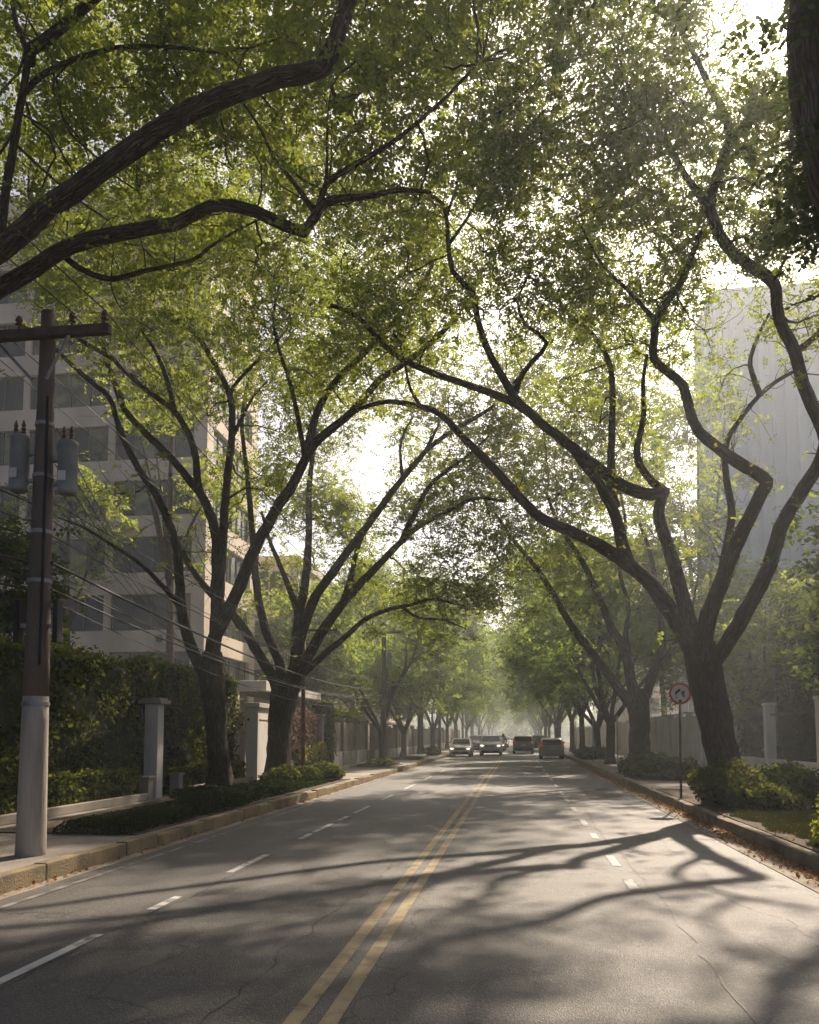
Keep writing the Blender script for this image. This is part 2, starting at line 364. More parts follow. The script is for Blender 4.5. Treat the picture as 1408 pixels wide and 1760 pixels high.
# ---------------------------------------------------------------- ground, road, pavements
XL, XR, XC = -5.47, 3.65, -1.17        # kerb lines and centre line
ZP = 0.18
def slab(name, x0, x1, y0, y1, z0, z1, m, kind='structure', parent=None):
    o = MB().box(x0, x1, y0, y1, z0, z1).build(name, m, parent)
    if parent is None: tag(o, kind=kind)
    return o
g = MB().quad((-900, -300, -0.05), (900, -300, -0.05), (900, 1500, -0.05), (-900, 1500, -0.05)).build('ground', 'soil'); tag(g, kind='structure')
# road surface: one gently cambered sheet
xs = np.linspace(XL-0.05, XR+0.05, 13); ys = np.concatenate([np.arange(-30, 60, 3.0), np.arange(60, 331, 10.0)])
def road_z(x): return 0.05*(1-((x-XC)/4.6)**2)*0.6
gx, gy = np.meshgrid(xs, ys); gv = np.stack([gx, gy, road_z(gx)], -1).reshape(-1, 3)
ii = (np.arange(len(ys)-1)[:, None]*13+np.arange(12)[None]).ravel()
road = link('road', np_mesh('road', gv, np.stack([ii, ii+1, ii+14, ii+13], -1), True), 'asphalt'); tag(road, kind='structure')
def strip(name, x, w, y0, y1, m, seg=2.0, dz=0.006):
    n = max(1, int((y1-y0)/seg)); y = np.linspace(y0, y1, n+1); v = []
    for k in y:
        v += [(x-w/2, k, road_z(x-w/2)+dz), (x+w/2, k, road_z(x+w/2)+dz)]
    i = np.arange(n)*2
    return link(name, np_mesh(name, v, np.stack([i, i+1, i+3, i+2], -1)), m, road)
strip('centre_line', XC-0.145, 0.108, -5, 95, 'yellow'); strip('centre_line', XC+0.065, 0.108, -5, 95, 'yellow')
strip('edge_line', XL+0.42, 0.08, -5, 100, 'edge')
for a, b in [(4.6, 6.6), (7.6, 8.25), (9.75, 11.3), (13.0, 15.3), (16.0, 16.8), (17.5, 19.3), (21, 23), (25.5, 28), (31, 33.5), (37, 39.5), (43, 45.5), (49, 51.5), (55, 57.5)]:
    strip('lane_dash', -3.52, 0.095, a, b, 'white')
for k, (a, b) in enumerate([(2.6, 4.1), (9.2, 9.9), (10.9, 11.8), (13.7, 14.4), (15.6, 16.9), (18.6, 19.5), (21, 22.2), (23.6, 25), (27, 28.6), (31, 32.6), (35, 36.6), (39, 41), (44, 46), (49, 51), (54, 56)]):
    strip('lane_dash', 1.25, 0.11, a, b, 'white')
# concrete gutter on the right with a pale joint line
o = MB().box(XR-0.46, XR+0.02, -20, 200, -0.03, 0.012).build('gutter', 'gutter'); tag(o, kind='structure')
o = MB().box(XL-0.02, XL+0.16, -20, 200, -0.03, 0.010).build('gutter', 'gutter'); tag(o, kind='structure')
# kerbs, stone by stone
def kerb(name, x0, x1, m, ys):
    k = empty(name, (0, 0, 0)); tag(k, kind='structure')
    sh = [MB().box(x0, x1, 0, 0.996, -0.1, ZP+0.02, 0.012+0.004*i) for i in range(3)]
    me = [s.build('kerb_stone', m, k) for s in sh]
    for i, y in enumerate(ys):
        o = me[i] if i < 3 else me[i % 3].copy()
        if i >= 3: COL.objects.link(o)
        o.location = (random.uniform(-.004, .004), y, random.uniform(-.002, .001)); o.rotation_euler = (0, random.uniform(-.004, .004), random.uniform(-.003, .003))
    far = MB().box(x0, x1, ys[-1]+1, 260, -0.1, ZP+0.015).build('kerb_run', m, k)
    near = MB().box(x0, x1, -20, ys[0]-0.005, -0.1, ZP+0.015).build('kerb_run', m, k)
kerb('kerb_left', XL-0.17, XL, 'kerb_y', list(range(4, 64)))
kerb('kerb_right', XR, XR+0.17, 'kerb_g', list(range(4, 64)))
slab('pavement_left', -9.0, XL-0.17, -20, 260, -0.1, ZP, 'pave')
slab('pavement_right', XR+0.17, 8.6, -20, 260, -0.1, ZP, 'pave')
slab('yard_left', -60, -9.0, -20, 260, -0.12, ZP-0.01, 'soil')
slab('yard_right', 8.6, 70, -20, 260, -0.12, ZP-0.01, 'soil')
# pale driveway aprons crossing the pavement on the left
for y0, y1 in ((30, 32.6), (44, 47)):
    o = MB().box(-8.8, XL-0.2, y0, y1, ZP-0.02, ZP+0.006).build('driveway', 'wallgrey'); tag(o, kind='structure')
# beds
def bed(name, x0, x1, y0, y1, m='soil', h=0.02):
    o = MB().box(x0, x1, y0, y1, ZP-0.05, ZP+h).build(name, m); return tag(o, kind='structure')
bed('soil_bed', -8.3, XL-0.30, 11.9, 28.0)
bed('soil_bed', XR+0.19, 6.1, 9, 24)
bed('soil_bed', XR+0.3, 6.2, 28.5, 34.5)
bed('soil_bed', XR+0.3, 6.2, 52, 60)
bed('soil_bed', -8.0, XL-0.5, 38.5, 43); bed('soil_bed', -8.0, XL-0.5, 50, 55)

# ---------------------------------------------------------------- trees
def cap(v, q, seg, p, r):
    d = p[-1]-p[-2]; d /= np.linalg.norm(d)+1e-9; m = len(p); ring = v[-seg:]; c = p[-1]
    r2 = c+(ring-c)*.6+d*r[-1]*.5; r3 = c+(ring-c)*.05+d*r[-1]*.8; n = len(v); k = np.arange(seg); k2 = (k+1) % seg
    qq = [np.stack([n-seg+seg*j+k, n-seg+seg*j+k2, n+seg*j+k2, n+seg*j+k], -1) for j in (0, 1)]
    return np.vstack([v, r2, r3]), np.vstack([q]+qq)
def bark_attr(o, p, r, seg, extra):
    s_ = np.concatenate([[0], np.cumsum(np.linalg.norm(np.diff(p, axis=0), axis=1))]); an = np.arange(seg)*2*math.pi/seg; ph = rng.random(3)*20
    A_ = np.stack([r[:, None]*np.cos(an), r[:, None]*np.sin(an), np.repeat((s_*.11)[:, None], seg, 1)], -1).reshape(-1, 3)+ph
    if extra: A_ = np.vstack([A_]+[A_[-seg:]]*extra)
    at_ = o.data.attributes.new('bark', 'FLOAT_VECTOR', 'POINT'); at_.data.foreach_set('vector', A_.astype(np.float32).ravel())
class Tree:
    def __init__(s, name, label, base, group='street trees lining the avenue', leaf='leaf', lsz=1.0, cat='tree'):
        s.base = np.array(base, float); s.o = empty(name, base); tag(s.o, label, cat, group)
        s.S = []; s.tw_v = []; s.tw_q = []; s.twn = 0; s.lv = Leaves(); s.leaf = leaf; s.lsz = lsz
    def part(s, name, v, q, m, smooth=True):
        return link(name, np_mesh(name, v-s.base, q, smooth), m, s.o)
    def limb(s, pts, rad, name='limb', seg=12, step=0.22, shoots=True, flare=False):
        p4 = spline(np.hstack([np.asarray(pts, float), np.asarray(rad, float)[:, None]]), step)
        p, r = p4[:, :3], np.maximum(p4[:, 3], 0.006)
        p = p + rng.normal(size=p.shape)*np.minimum(r, 0.2)[:, None]*0.045
        if flare: r = r*(1+0.6*np.exp(-np.maximum(p[:, 2]-s.base[2], 0)/0.30))
        v, q = tube_np(p, r, seg, 0.02)
        ph = np.cumsum(rng.normal(size=(len(p), seg))*.35, axis=0)+rng.random(seg)[None]*6.28; rid = 1+0.05*np.sin(ph)+0.02*rng.normal(size=(len(p), seg))
        v = (p[:, None, :]+(v.reshape(len(p), seg, 3)-p[:, None, :])*rid[..., None]).reshape(-1, 3)
        if name == 'trunk': bark_attr(s.part(name, v, q, 'bark'), p, r, seg, 0)
        else:
            v, q = cap(v, q, seg, p, r); bark_attr(s.part(name, v, q, 'bark'), p, r, seg, 2)
        if shoots: s.S.append((p, r))
        return p
    def plimb(s, Y0, Y1, r0, r1, px, name='limb', **k):
        px = np.array(px, float); d = np.concatenate([[0], np.cumsum(np.linalg.norm(np.diff(px, axis=0), axis=1))]); t = d/d[-1]
        Y = Y0+(Y1-Y0)*t; pts = np.array([at(x, y, yy) for (x, y), yy in zip(px, Y)])
        return s.limb(pts, (r0*.88+(r1*.62-r0*.88)*t**.8)*Y/F, name, **k)
    def twig(s, a, b, r0, r1, bend=0.15, n=6, seg=4):
        a = np.asarray(a, float); b = np.asarray(b, float); L = np.linalg.norm(b-a); t = np.linspace(0, 1, n)[:, None]
        off = rng.normal(size=3)*L*bend; p = a+(b-a)*t+off*np.sin(t*math.pi)+rng.normal(size=(n, 3))*L*0.018*(t > 0)
        v, q = tube_np(p, np.linspace(r0, r1, n), seg); s.tw_v.append(v); s.tw_q.append(q+s.twn); s.twn += len(v)
        return p
    def near(s, c):
        best = None
        for p, r in s.S:
            d = np.linalg.norm(p-c, axis=1) + 0.5*np.maximum(p[:, 2]-c[2], 0); i = int(d.argmin())
            if best is None or d[i] < best[0]: best = (d[i], p[i], r[i])
        return best
    def leaves(s, c, m=9):
        s.lv.sprays(c, None, m, 0.28*s.lsz, 0.072*s.lsz, 0.029*s.lsz)
    def clump(s, c, Rr, dens=1.0, K=None, sig=0.30):
        """a mass of foliage: sub-clusters at the ends of small branches"""
        Rr = np.ones(3)*Rr if np.ndim(Rr) == 0 else np.array(Rr); c = np.asarray(c, float)
        Rm = float(Rr.mean()); K = K or max(4, int(5*Rm**1.6))
        u = rng.normal(size=(K, 3)); u /= np.linalg.norm(u, axis=1)[:, None]; u *= (rng.random(K)**0.4)[:, None]
        sub = c+u*Rr
        nb = s.near(c)
        hub = c-np.array([0, 0, 0.35*Rr[2]])
        if nb is not None:
            s.twig(nb[1], hub, min(max(0.35*nb[2], 0.018), 0.06), 0.014, 0.12, 8, 5)
        tot = int(dens*205*Rm*Rm*Rm**0.6/ (s.lsz**1.7)); per = np.maximum(1, rng.multinomial(tot, rng.dirichlet(np.full(K, 2.2))))
        for q, n in zip(sub, per):
            s.twig(hub, q, 0.013, 0.005, 0.16, 5, 3)
            pts = q+rng.normal(size=(n, 3))*Rr*sig*np.array([1, 1, 0.75]); s.leaves(pts)
            for k in range(2):
                s.twig(q, q+rng.normal(size=3)*Rr*sig*1.1, 0.006, 0.003, 0.15, 4, 3)
    def pclump(s, px, py, Y, Rr, dens=1.0, **k): s.clump(at(px, py, Y), Rr, dens, **k)
    def shoots(s, gap=0.8, length=(0.5, 1.6), leafy=0.6, n=9, up=0.5, tmin=0.15, only=None):
        for p, r in (s.S if only is None else only):
            d = np.concatenate([[0], np.cumsum(np.linalg.norm(np.diff(p, axis=0), axis=1))]); x = d[-1]*tmin
            while x < d[-1]:
                i = int(np.searchsorted(d, x)); i = min(i, len(p)-2); tg = p[i+1]-p[i]; tg /= np.linalg.norm(tg)
                dr = rng.normal(size=3)*0.8+tg*0.5+np.array([0, 0, up]); dr /= np.linalg.norm(dr); L = rng.uniform(*length)
                q = s.twig(p[i], p[i]+dr*L, min(0.4*r[i], 0.014), 0.003, 0.15, 6, 3)
                if rng.random() < leafy:
                    m = rng.integers(2, n+1); tt = rng.uniform(1.8, 5, m); k = np.minimum(tt.astype(int), 4)
                    c = q[k]+(q[k+1]-q[k])*(tt-k)[:, None]+rng.normal(size=(m, 3))*0.10; s.leaves(c)
                x += rng.exponential(gap)+0.1
    def finish(s):
        if s.tw_v: tag(s.part('twig_work', np.vstack(s.tw_v), np.vstack(s.tw_q), 'twig'), kind='stuff')
        if s.lv.count:
            v = np.vstack(s.lv.v)-s.base.astype(np.float32)
            o = link('crown', np_mesh('crown', v, np.arange(len(v)).reshape(-1, 4)), s.leaf, s.o); o['kind'] = 'stuff'
        return s.o

# --- the large forked tree on the right, beside the sign
b = at(1248, 1372, 19); b[2] = ZP
t = Tree('street_tree', 'large forked tree with zigzag limbs behind the round sign', b)
t.limb([b-[0, 0, .2], at(1247, 1330, 19), at(1236, 1270, 19), at(1222, 1200, 19), at(1208, 1140, 19), at(1204, 1105, 19)], np.array([27, 26, 26, 27, 29, 24])*19/F, 'trunk', 26, shoots=False, flare=True)
A = (1202, 1135)
t.plimb(19, 18.2, 20, 11, [(1207, 1155), (1178, 1092), (1123, 1009), (1079, 965), (1059, 889), (1031, 834), (1010, 806), (985, 775)])
t.plimb(18.8, 16.6, 15, 5, [(1100, 985), (1079, 970), (1031, 937), (980, 913), (936, 893), (900, 862), (844, 799), (790, 745), (755, 710), (720, 698), (670, 690), (620, 702), (580, 728)])
t.plimb(16.9, 16.2, 4, 2, [(722, 697), (705, 667), (698, 635), (690, 600), (676, 570)])
t.plimb(19.1, 18.8, 18, 14, [(1202, 1140), (1186, 1077), (1155, 957), (1135, 897), (1134, 868), (1143, 842)])
t.plimb(18.8, 16, 13, 6, [(1142, 842), (1120, 850), (1071, 834), (1027, 802), (980, 766), (940, 735), (900, 702), (860, 682), (800, 660), (740, 640), (690, 616), (655, 588), (615, 545), (570, 525)])
t.plimb(17.3, 15.5, 9, 3, [(925, 722), (890, 690), (868, 655), (838, 600), (820, 545), (813, 505), (778, 465), (770, 409), (764, 353), (728, 332), (685, 328), (634, 302), (590, 262)])
t.plimb(16.3, 15.6, 4, 1.5, [(772, 420), (800, 380), (830, 330), (850, 290)]); t.plimb(16.3, 15.9, 3.5, 1.5, [(768, 370), (785, 320), (792, 270), (810, 230)])
t.plimb(17.4, 17.2, 7, 2.5, [(880, 690), (900, 640), (940, 590), (905, 560), (890, 520), (910, 470)])
t.plimb(18.9, 18.7, 9, 4, [(1143, 846), (1123, 830), (1099, 798), (1095, 770), (1103, 734), (1107, 706), (1105, 659), (1112, 610)])
t.plimb(18.9, 19.6, 9, 4, [(1060, 872), (1049, 838), (1051, 758), (1053, 679), (1047, 623), (1019, 575), (980, 543), (957, 510), (930, 470)])
t.plimb(19, 17.6, 18, 7, [(1210, 1140), (1214, 1077), (1242, 997), (1278, 909), (1310, 848), (1318, 828), (1298, 812), (1250, 782), (1202, 742), (1186, 706), (1174, 663), (1147, 639), (1123, 615), (1125, 579), (1127, 552), (1147, 519), (1174, 480), (1186, 448), (1205, 400)])
t.plimb(17.9, 17.3, 5, 2, [(1126, 552), (1100, 522), (1075, 495), (1039, 460), (1015, 420), (990, 370)])
t.plimb(19.3, 20.4, 9, 5, [(1236, 1010), (1246, 957), (1258, 885), (1250, 830), (1246, 790), (1250, 758), (1274, 718), (1306, 679), (1335, 655), (1362, 640)])
t.plimb(20.0, 19.6, 6, 3.5, [(1306, 679), (1292, 640), (1290, 615), (1306, 571), (1322, 539)])
p = t.plimb(19, 17.2, 16, 13, [(1214, 1160), (1258, 1092), (1290, 1037), (1322, 973), (1342, 909), (1369, 858), (1403, 806), (1420, 760), (1406, 718), (1380, 660), (1368, 610), (1338, 547), (1334, 503), (1324, 480), (1277, 448), (1247, 420), (1228, 382), (1220, 355), (1228, 318), (1247, 262), (1256, 240)])
t.plimb(17.3, 16.2, 10, 5, [(1256, 242), (1291, 202), (1332, 180), (1390, 150), (1450, 90)])
t.plimb(17.3, 16, 9, 3, [(1256, 242), (1247, 199), (1220, 150), (1195, 98), (1171, 55), (1150, 0), (1120, -70)])
t.plimb(17.4, 16.6, 8, 3, [(1221, 357), (1182, 308), (1149, 251), (1116, 202), (1080, 150), (1060, 80)])
t.plimb(18.2, 18, 7, 3, [(1366, 605), (1400, 580), (1440, 530), (1470, 450)]); t.plimb(17.6, 17.5, 4, 1.5, [(1330, 485), (1345, 455), (1355, 430), (1362, 400)])
for a in [(780, 250, 15.5, 1.3), (860, 150, 15, 1.5, 1), (950, 60, 15, 1.5, .8), (1060, 60, 15.5, 1.5, .8), (1040, 190, 16, 1.5), (930, 200, 16, 1.3, .7), (870, 300, 16.5, 1.4), (1000, 330, 17, 1.3, .7), (1100, 290, 17, 1.4), (1150, 400, 18, 1.3, .9),
          (910, 420, 17.5, 1.5, .8), (830, 400, 16.5, 1.2), (1010, 440, 18, 1.4, .8), (930, 540, 18.3, 1.3, .9), (860, 500, 17, 1.2, .8), (1080, 420, 18, 1.2, .8), (1090, 560, 19, 1.2, 1.1), (1130, 500, 18.5, 1.1, .8), (1060, 500, 19, 1.2, .7), (1170, 130, 16, 1.5, 1.1), (1215, 70, 16.5, 1.0, .6), (1190, 230, 17, 1.4, 1.1), (1310, 290, 17, 1.3, 1.1), (1290, 380, 17.5, 1.0, .7), (1380, 360, 17, 1.3, 1.1), (1390, 230, 16.5, 1.4, 1), (1290, 170, 17.5, 1.3, 1), (1120, 30, 17, 1.5, .9), (1220, 330, 18.5, 1.3, .9), (1050, 300, 18.5, 1.5, .6), (960, 350, 19, 1.5, .5), (1180, 470, 19.5, 1.2, .8), (1380, 520, 17.5, 1.1, .8), (900, 250, 18.5, 1.6, .4), (1000, 130, 18, 1.6, .35), (1120, 180, 18.5, 1.5, .35), (830, 50, 17, 1.5, .6), (1230, 430, 19, 1.0, .5), (760, 330, 18, 1.2, .5), (960, 470, 20, 1.4, .5),
          (700, 430, 16, 1.2, .8), (690, 560, 16.5, 1.2, .8), (630, 620, 16.5, 1.0, .6), (740, 560, 17, 1.0, .6), (1210, 540, 19, 1.1, .3), (1240, 640, 20, 1.0, .25), (1370, 500, 18.5, 1.0, .5), (980, 620, 19, 1.1, .7), (1030, 700, 20, 1.1, .5),
          (1000, -120, 14, 2.0, .7), (1160, -150, 15, 1.8, .5), (850, -100, 14, 1.8, .7), (1500, 300, 18, 2.0, .7), (1560, 600, 20, 1.8, .6)]:
    t.pclump(*a)
t.shoots(0.40, (0.4, 1.6), 0.55, 6)
t.finish()
# sprouts hugging the bark of the same tree, backlight put into their leaf colour
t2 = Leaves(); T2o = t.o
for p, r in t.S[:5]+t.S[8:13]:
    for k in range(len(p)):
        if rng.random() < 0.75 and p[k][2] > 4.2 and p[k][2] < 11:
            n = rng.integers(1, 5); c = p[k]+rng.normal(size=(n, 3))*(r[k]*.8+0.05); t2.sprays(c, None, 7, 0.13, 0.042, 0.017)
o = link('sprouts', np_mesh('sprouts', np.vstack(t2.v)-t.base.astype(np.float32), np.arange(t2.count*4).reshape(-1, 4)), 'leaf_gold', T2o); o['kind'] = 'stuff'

# --- second tree on the right
b = at(1101, 1334, 31); b[2] = ZP
t = Tree('street_tree', 'slim three-limbed tree standing in a clipped bush by the white wall', b, lsz=1.3)
t.limb([b-[0, 0, .2], at(1100, 1290, 31), at(1099, 1240, 31), at(1096, 1205, 31), at(1094, 1185, 31)], np.array([17, 17, 17, 19, 16])*31/F, 'trunk', 22, shoots=False, flare=True)
t.plimb(31, 28.5, 11, 4, [(1092, 1215), (1078, 1203), (1049, 1163), (1017, 1121), (985, 1080), (960, 1037), (936, 997), (916, 969), (880, 925), (850, 880)])
t.plimb(31, 30, 12, 4, [(1095, 1205), (1087, 1185), (1081, 1144), (1068, 1105), (1051, 1080), (1031, 1029), (1007, 977), (988, 945), (960, 900), (940, 850)])
t.plimb(31, 32, 10, 4, [(1100, 1210), (1110, 1195), (1122, 1160), (1132, 1128), (1138, 1090), (1130, 1030), (1120, 960), (1100, 900)])
t.plimb(31, 33, 6, 3, [(1085, 1150), (1076, 1090), (1080, 1040), (1065, 980), (1075, 900), (1060, 820)])
t.plimb(31, 31, 5, 2, [(1120, 1165), (1150, 1120), (1185, 1060), (1200, 990)])
for a in [(870, 930, 29, 1.6, .6), (930, 900, 30, 1.6, .6), (960, 820, 31, 2.0, .8), (1010, 760, 32, 2.2, .9), (960, 700, 32, 2.0, .9), (1030, 660, 32, 2.0, .8), (1090, 720, 33, 1.6, .5), (940, 1000, 30, 1.5, .5), (1000, 900, 32, 1.7, .5),
          (1060, 950, 33, 1.4, .35), (880, 850, 30, 1.6, .6), (1000, 560, 31, 1.8, .8), (900, 760, 31, 1.8, .6), (900, 640, 30, 1.8, .7), (1150, 620, 33, 1.5, .35), (820, 820, 29, 1.4, .5), (1150, 1000, 32, 1.1, .35), (1190, 960, 31, 1.1, .4), (1060, 560, 31, 1.6, .6), (1130, 780, 34, 1.8, .6), (1120, 890, 35, 1.8, .6), (1060, 830, 34, 1.8, .7), (1190, 860, 35, 1.5, .5), (960, 960, 33, 1.5, .6), (1180, 700, 34, 1.5, .4), (860, 1000, 31, 1.5, .6)]:
    t.pclump(*a)
t.shoots(0.5, (0.5, 1.8), 0.4, 6); t.finish()

# --- first tree on the left with fan of limbs
b = at(379, 1366, 21.5); b[2] = ZP
t = Tree('street_tree', 'dark fan-limbed tree rising from low bushes beside the ivy wall', b)
t.limb([b-[0, 0, .2], at(377, 1330, 21.5), at(373, 1285, 21.5), at(367, 1216, 21.5), at(363, 1165, 21.5), at(366, 1120, 21.5)], np.array([20, 19, 18, 19, 22, 17])*21.5/F, 'trunk', 26, shoots=False, flare=True)
t.plimb(21.5, 20.5, 13, 5, [(357, 1170), (341, 1140), (320, 1085), (312, 1040), (307, 977), (300, 926), (273, 858), (239, 807), (211, 752), (198, 711), (188, 684), (153, 653), (119, 623), (85, 590), (40, 560)])
t.plimb(21.3, 19.5, 7, 3, [(318, 1060), (300, 1030), (273, 1001), (239, 967), (191, 936), (143, 906), (100, 890)])
t.plimb(21.5, 22, 13, 6, [(366, 1140), (370, 1093), (372, 1011), (372, 926), (355, 868), (327, 827), (290, 783), (245, 739), (214, 704), (196, 655), (181, 612), (174, 561), (153, 524), (130, 470)])
t.plimb(21.8, 20.8, 9, 4, [(350, 860), (341, 834), (334, 773), (317, 732), (297, 704), (266, 681), (225, 647), (191, 616), (150, 592), (102, 558), (60, 520)])
t.plimb(21.2, 21.5, 6, 3, [(300, 706), (290, 664), (276, 623), (259, 589), (242, 565), (250, 520)])
t.plimb(21.5, 22.5, 12, 5, [(374, 1080), (378, 1011), (385, 892), (392, 807), (399, 739), (394, 677), (361, 612), (334, 572), (293, 541), (239, 530), (200, 510)])
t.plimb(22.2, 22, 5, 2, [(394, 690), (402, 664), (443, 619), (480, 582), (520, 530)]); t.plimb(22.1, 22.5, 5, 2, [(400, 750), (409, 732), (436, 681), (460, 655)])
t.plimb(21.5, 18.5, 16, 7, [(364, 1130), (372, 1088), (402, 1032), (438, 945), (473, 878), (506, 827), (535, 770), (563, 742), (599, 714), (631, 678), (656, 650), (690, 628), (740, 590), (790, 540)])
t.plimb(19.8, 18.5, 9, 4, [(528, 775), (542, 717), (560, 678), (592, 639), (627, 607), (670, 560), (720, 500), (745, 450)])
t.plimb(20, 19.5, 6, 3, [(524, 790), (521, 767), (510, 706), (496, 650), (482, 607), (470, 550), (480, 490)])
t.plimb(20.5, 21, 5, 2, [(640, 590), (620, 520), (600, 470), (570, 430)])
for a in [(120, 560, 20.5, 1.4, .6), (230, 560, 21.5, 1.6, .8), (330, 520, 22, 1.6), (300, 640, 22.5, 1.4, .7), (420, 520, 21.5, 1.6), (420, 610, 22, 1.3, .9), (360, 690, 22.5, 1.3, .6), (500, 540, 20.5, 1.5), (540, 620, 20, 1.3, .8), (620, 540, 19.5, 1.4, .9), (590, 450, 19, 1.5, .9), (680, 480, 19, 1.5, .8), (740, 430, 18.5, 1.3, .8),
          (470, 440, 20.5, 1.7), (350, 430, 21, 1.7), (230, 450, 21, 1.7), (600, 680, 19.8, 1.0, .5), (480, 720, 21.5, 1.0, .6), (440, 800, 22.5, 1.1, .6), (480, 860, 22, 1.0, .5), (250, 640, 22, 1.2, .5), (200, 830, 20.5, 0.8, .3), (110, 470, 20.5, 1.5), (540, 350, 20, 1.7), (660, 370, 19.5, 1.6, .9), (420, 340, 21, 1.8),
          (100, 330, 21, 2.2, .45), (280, 300, 22, 2.2, .45), (80, 180, 21, 2.2, .4), (250, 150, 22, 2.4, .4), (440, 200, 21, 2.2, .45), (600, 240, 20, 2.0, .5), (720, 260, 19, 1.6, .7), (540, 100, 21, 2.2, .45), (380, 60, 22, 2.2, .4), (700, 110, 20, 1.8, .6), (150, 30, 22, 2.2, .4)]:
    t.pclump(*a)
t.shoots(0.38, (0.5, 1.9), 0.4, 6); t.finish()

# --- second tree on the left
b = at(479, 1345, 26.8); b[2] = ZP
t = Tree('street_tree', 'broad low-forking tree in the bush by the brown post', b, lsz=1.15)
t.limb([b-[0, 0, .2], at(479, 1310, 26.8), at(481, 1250, 26.8), at(489, 1200, 26.8), at(494, 1160, 26.8)], np.array([21, 20, 20.5, 24, 22])*26.8/F, 'trunk', 26, shoots=False, flare=True)
t.plimb(26.8, 25.5, 13, 7, [(480, 1205), (471, 1170), (451, 1135), (431, 1100), (405, 1062), (361, 1018), (324, 967), (290, 900)])
t.plimb(26.8, 27.5, 11, 5, [(486, 1180), (478, 1132), (457, 1085), (443, 1020), (433, 909), (426, 824), (419, 766), (416, 720), (425, 660)])
t.plimb(26.8, 27.5, 12, 6, [(496, 1190), (508, 1140), (511, 1079), (524, 1008), (531, 920), (531, 849), (535, 805), (545, 740)])
t.plimb(27, 26.5, 8, 4, [(512, 1070), (510, 1044), (492, 998), (475, 955), (464, 930), (450, 880)])
t.plimb(26.8, 24, 13, 4, [(500, 1180), (517, 1097), (542, 1026), (578, 976), (606, 937), (641, 891), (677, 841), (712, 799), (737, 770), (776, 742), (819, 717), (855, 692), (890, 650)])
t.plimb(25, 24.8, 4, 2, [(691, 818), (688, 770), (695, 742), (712, 714)]); t.plimb(24.6, 24.2, 4, 2, [(730, 778), (752, 735), (765, 700)])
t.plimb(26.8, 24.5, 13, 4, [(506, 1185), (524, 1140), (556, 1083), (599, 1026), (649, 973), (691, 930), (720, 905), (773, 877), (819, 856), (870, 862)])
t.plimb(25.5, 24.5, 7, 3, [(691, 932), (700, 910), (716, 877), (734, 841), (762, 813), (798, 788), (840, 750)]); t.plimb(26, 26.5, 7, 4, [(590, 1035), (604, 990), (613, 948), (640, 880)])
t.plimb(26.6, 25, 8, 3, [(520, 1160), (556, 1126), (599, 1090), (627, 1065), (670, 1047), (705, 1040), (745, 1030), (790, 1040)]); t.plimb(25.5, 25, 3, 1.5, [(690, 1043), (720, 1062), (760, 1065), (800, 1080)])
for a in [(560, 880, 27.5, 1.4, .8), (600, 860, 27, 1.0, .6), (640, 960, 27, 1.3, .7), (700, 960, 26, 1.3, .7), (740, 900, 25.5, 1.4, .8), (780, 820, 25, 1.4, .9), (830, 770, 25, 1.4, .9), (840, 860, 25.5, 1.3, .8), (780, 960, 26.5, 1.5, .9), (860, 940, 27, 1.4, .8), (700, 1030, 26, 1.2, .8), (770, 1040, 26, 1.3, .9), (640, 1060, 26.5, 0.9, .6),
          (820, 1020, 27, 1.3, .9), (560, 760, 27.5, 1.2, .6), (500, 900, 28, 1.2, .5), (540, 960, 28, 1.1, .5), (720, 700, 25, 1.1, .5), (880, 700, 25, 1.3, .6), (610, 1000, 27, 1.0, .5), (450, 960, 27.5, 1.0, .35), (350, 930, 26, 1.0, .35), (880, 1020, 28, 1.2, .8), (560, 580, 27, 2.2), (700, 600, 26, 2.0, .8), (800, 660, 25, 1.7, .8), (480, 800, 28, 1.5, .8), (560, 700, 28, 1.6, .9), (470, 640, 27.5, 1.7, .9), (590, 900, 28.5, 1.5, .8), (700, 890, 27, 1.1, .6), (520, 1000, 29, 1.3, .6), (400, 800, 28.5, 1.4, .6), (740, 780, 27, 1.2, .8), (450, 1050, 29, 1.1, .5), (360, 860, 28.5, 1.2, .5), (555, 820, 28, 1.1, .8), (705, 840, 27, 1.0, .8), (630, 910, 28, 1.2, .9), (765, 860, 27, 1.0, .7), (600, 720, 27.5, 1.0, .6), (700, 740, 27, .9, .6)]:
    t.pclump(*a)
t.shoots(0.40, (0.5, 1.8), 0.45, 6); t.finish()

# --- the near tree whose boughs cross the top left
b = np.array([-7.9, 9.2, ZP])
t = Tree('street_tree', 'near tree whose heavy dark boughs sweep across the top left corner', b, lsz=0.95)
fk = np.array([-7.7, 9.2, 4.2])
t.limb([b-[0, 0, .2], (-7.92, 9.2, 1.5), (-7.8, 9.2, 3.2), fk, (-7.55, 9.2, 4.9)], [.42, .38, .37, .40, .32], 'trunk', 26, shoots=False, flare=True)
def off(Y0, Y1, r0, r1, px): # limb that starts at the fork and enters the frame
    px = np.array(px, float); d = np.concatenate([[0], np.cumsum(np.linalg.norm(np.diff(px, axis=0), axis=1))]); tt = d/d[-1]
    pts = [fk-[0, 0, .3], (fk+at(*px[0], Y0))/2+np.array([0, 0, .1])]+[at(x, y, Y0+(Y1-Y0)*k) for (x, y), k in zip(px, tt)]
    rr = (r0+(r1-r0)*tt)*.80*Y0/F
    return t.limb(pts, np.concatenate([[rr[0]*1.35, rr[0]*1.15], rr]))
off(9, 8, 27, 15, [(-70, 490), (0, 430), (100, 345), (200, 275), (300, 205), (400, 160), (480, 134), (550, 118), (578, 70), (600, 0), (640, -80), (720, -160)])
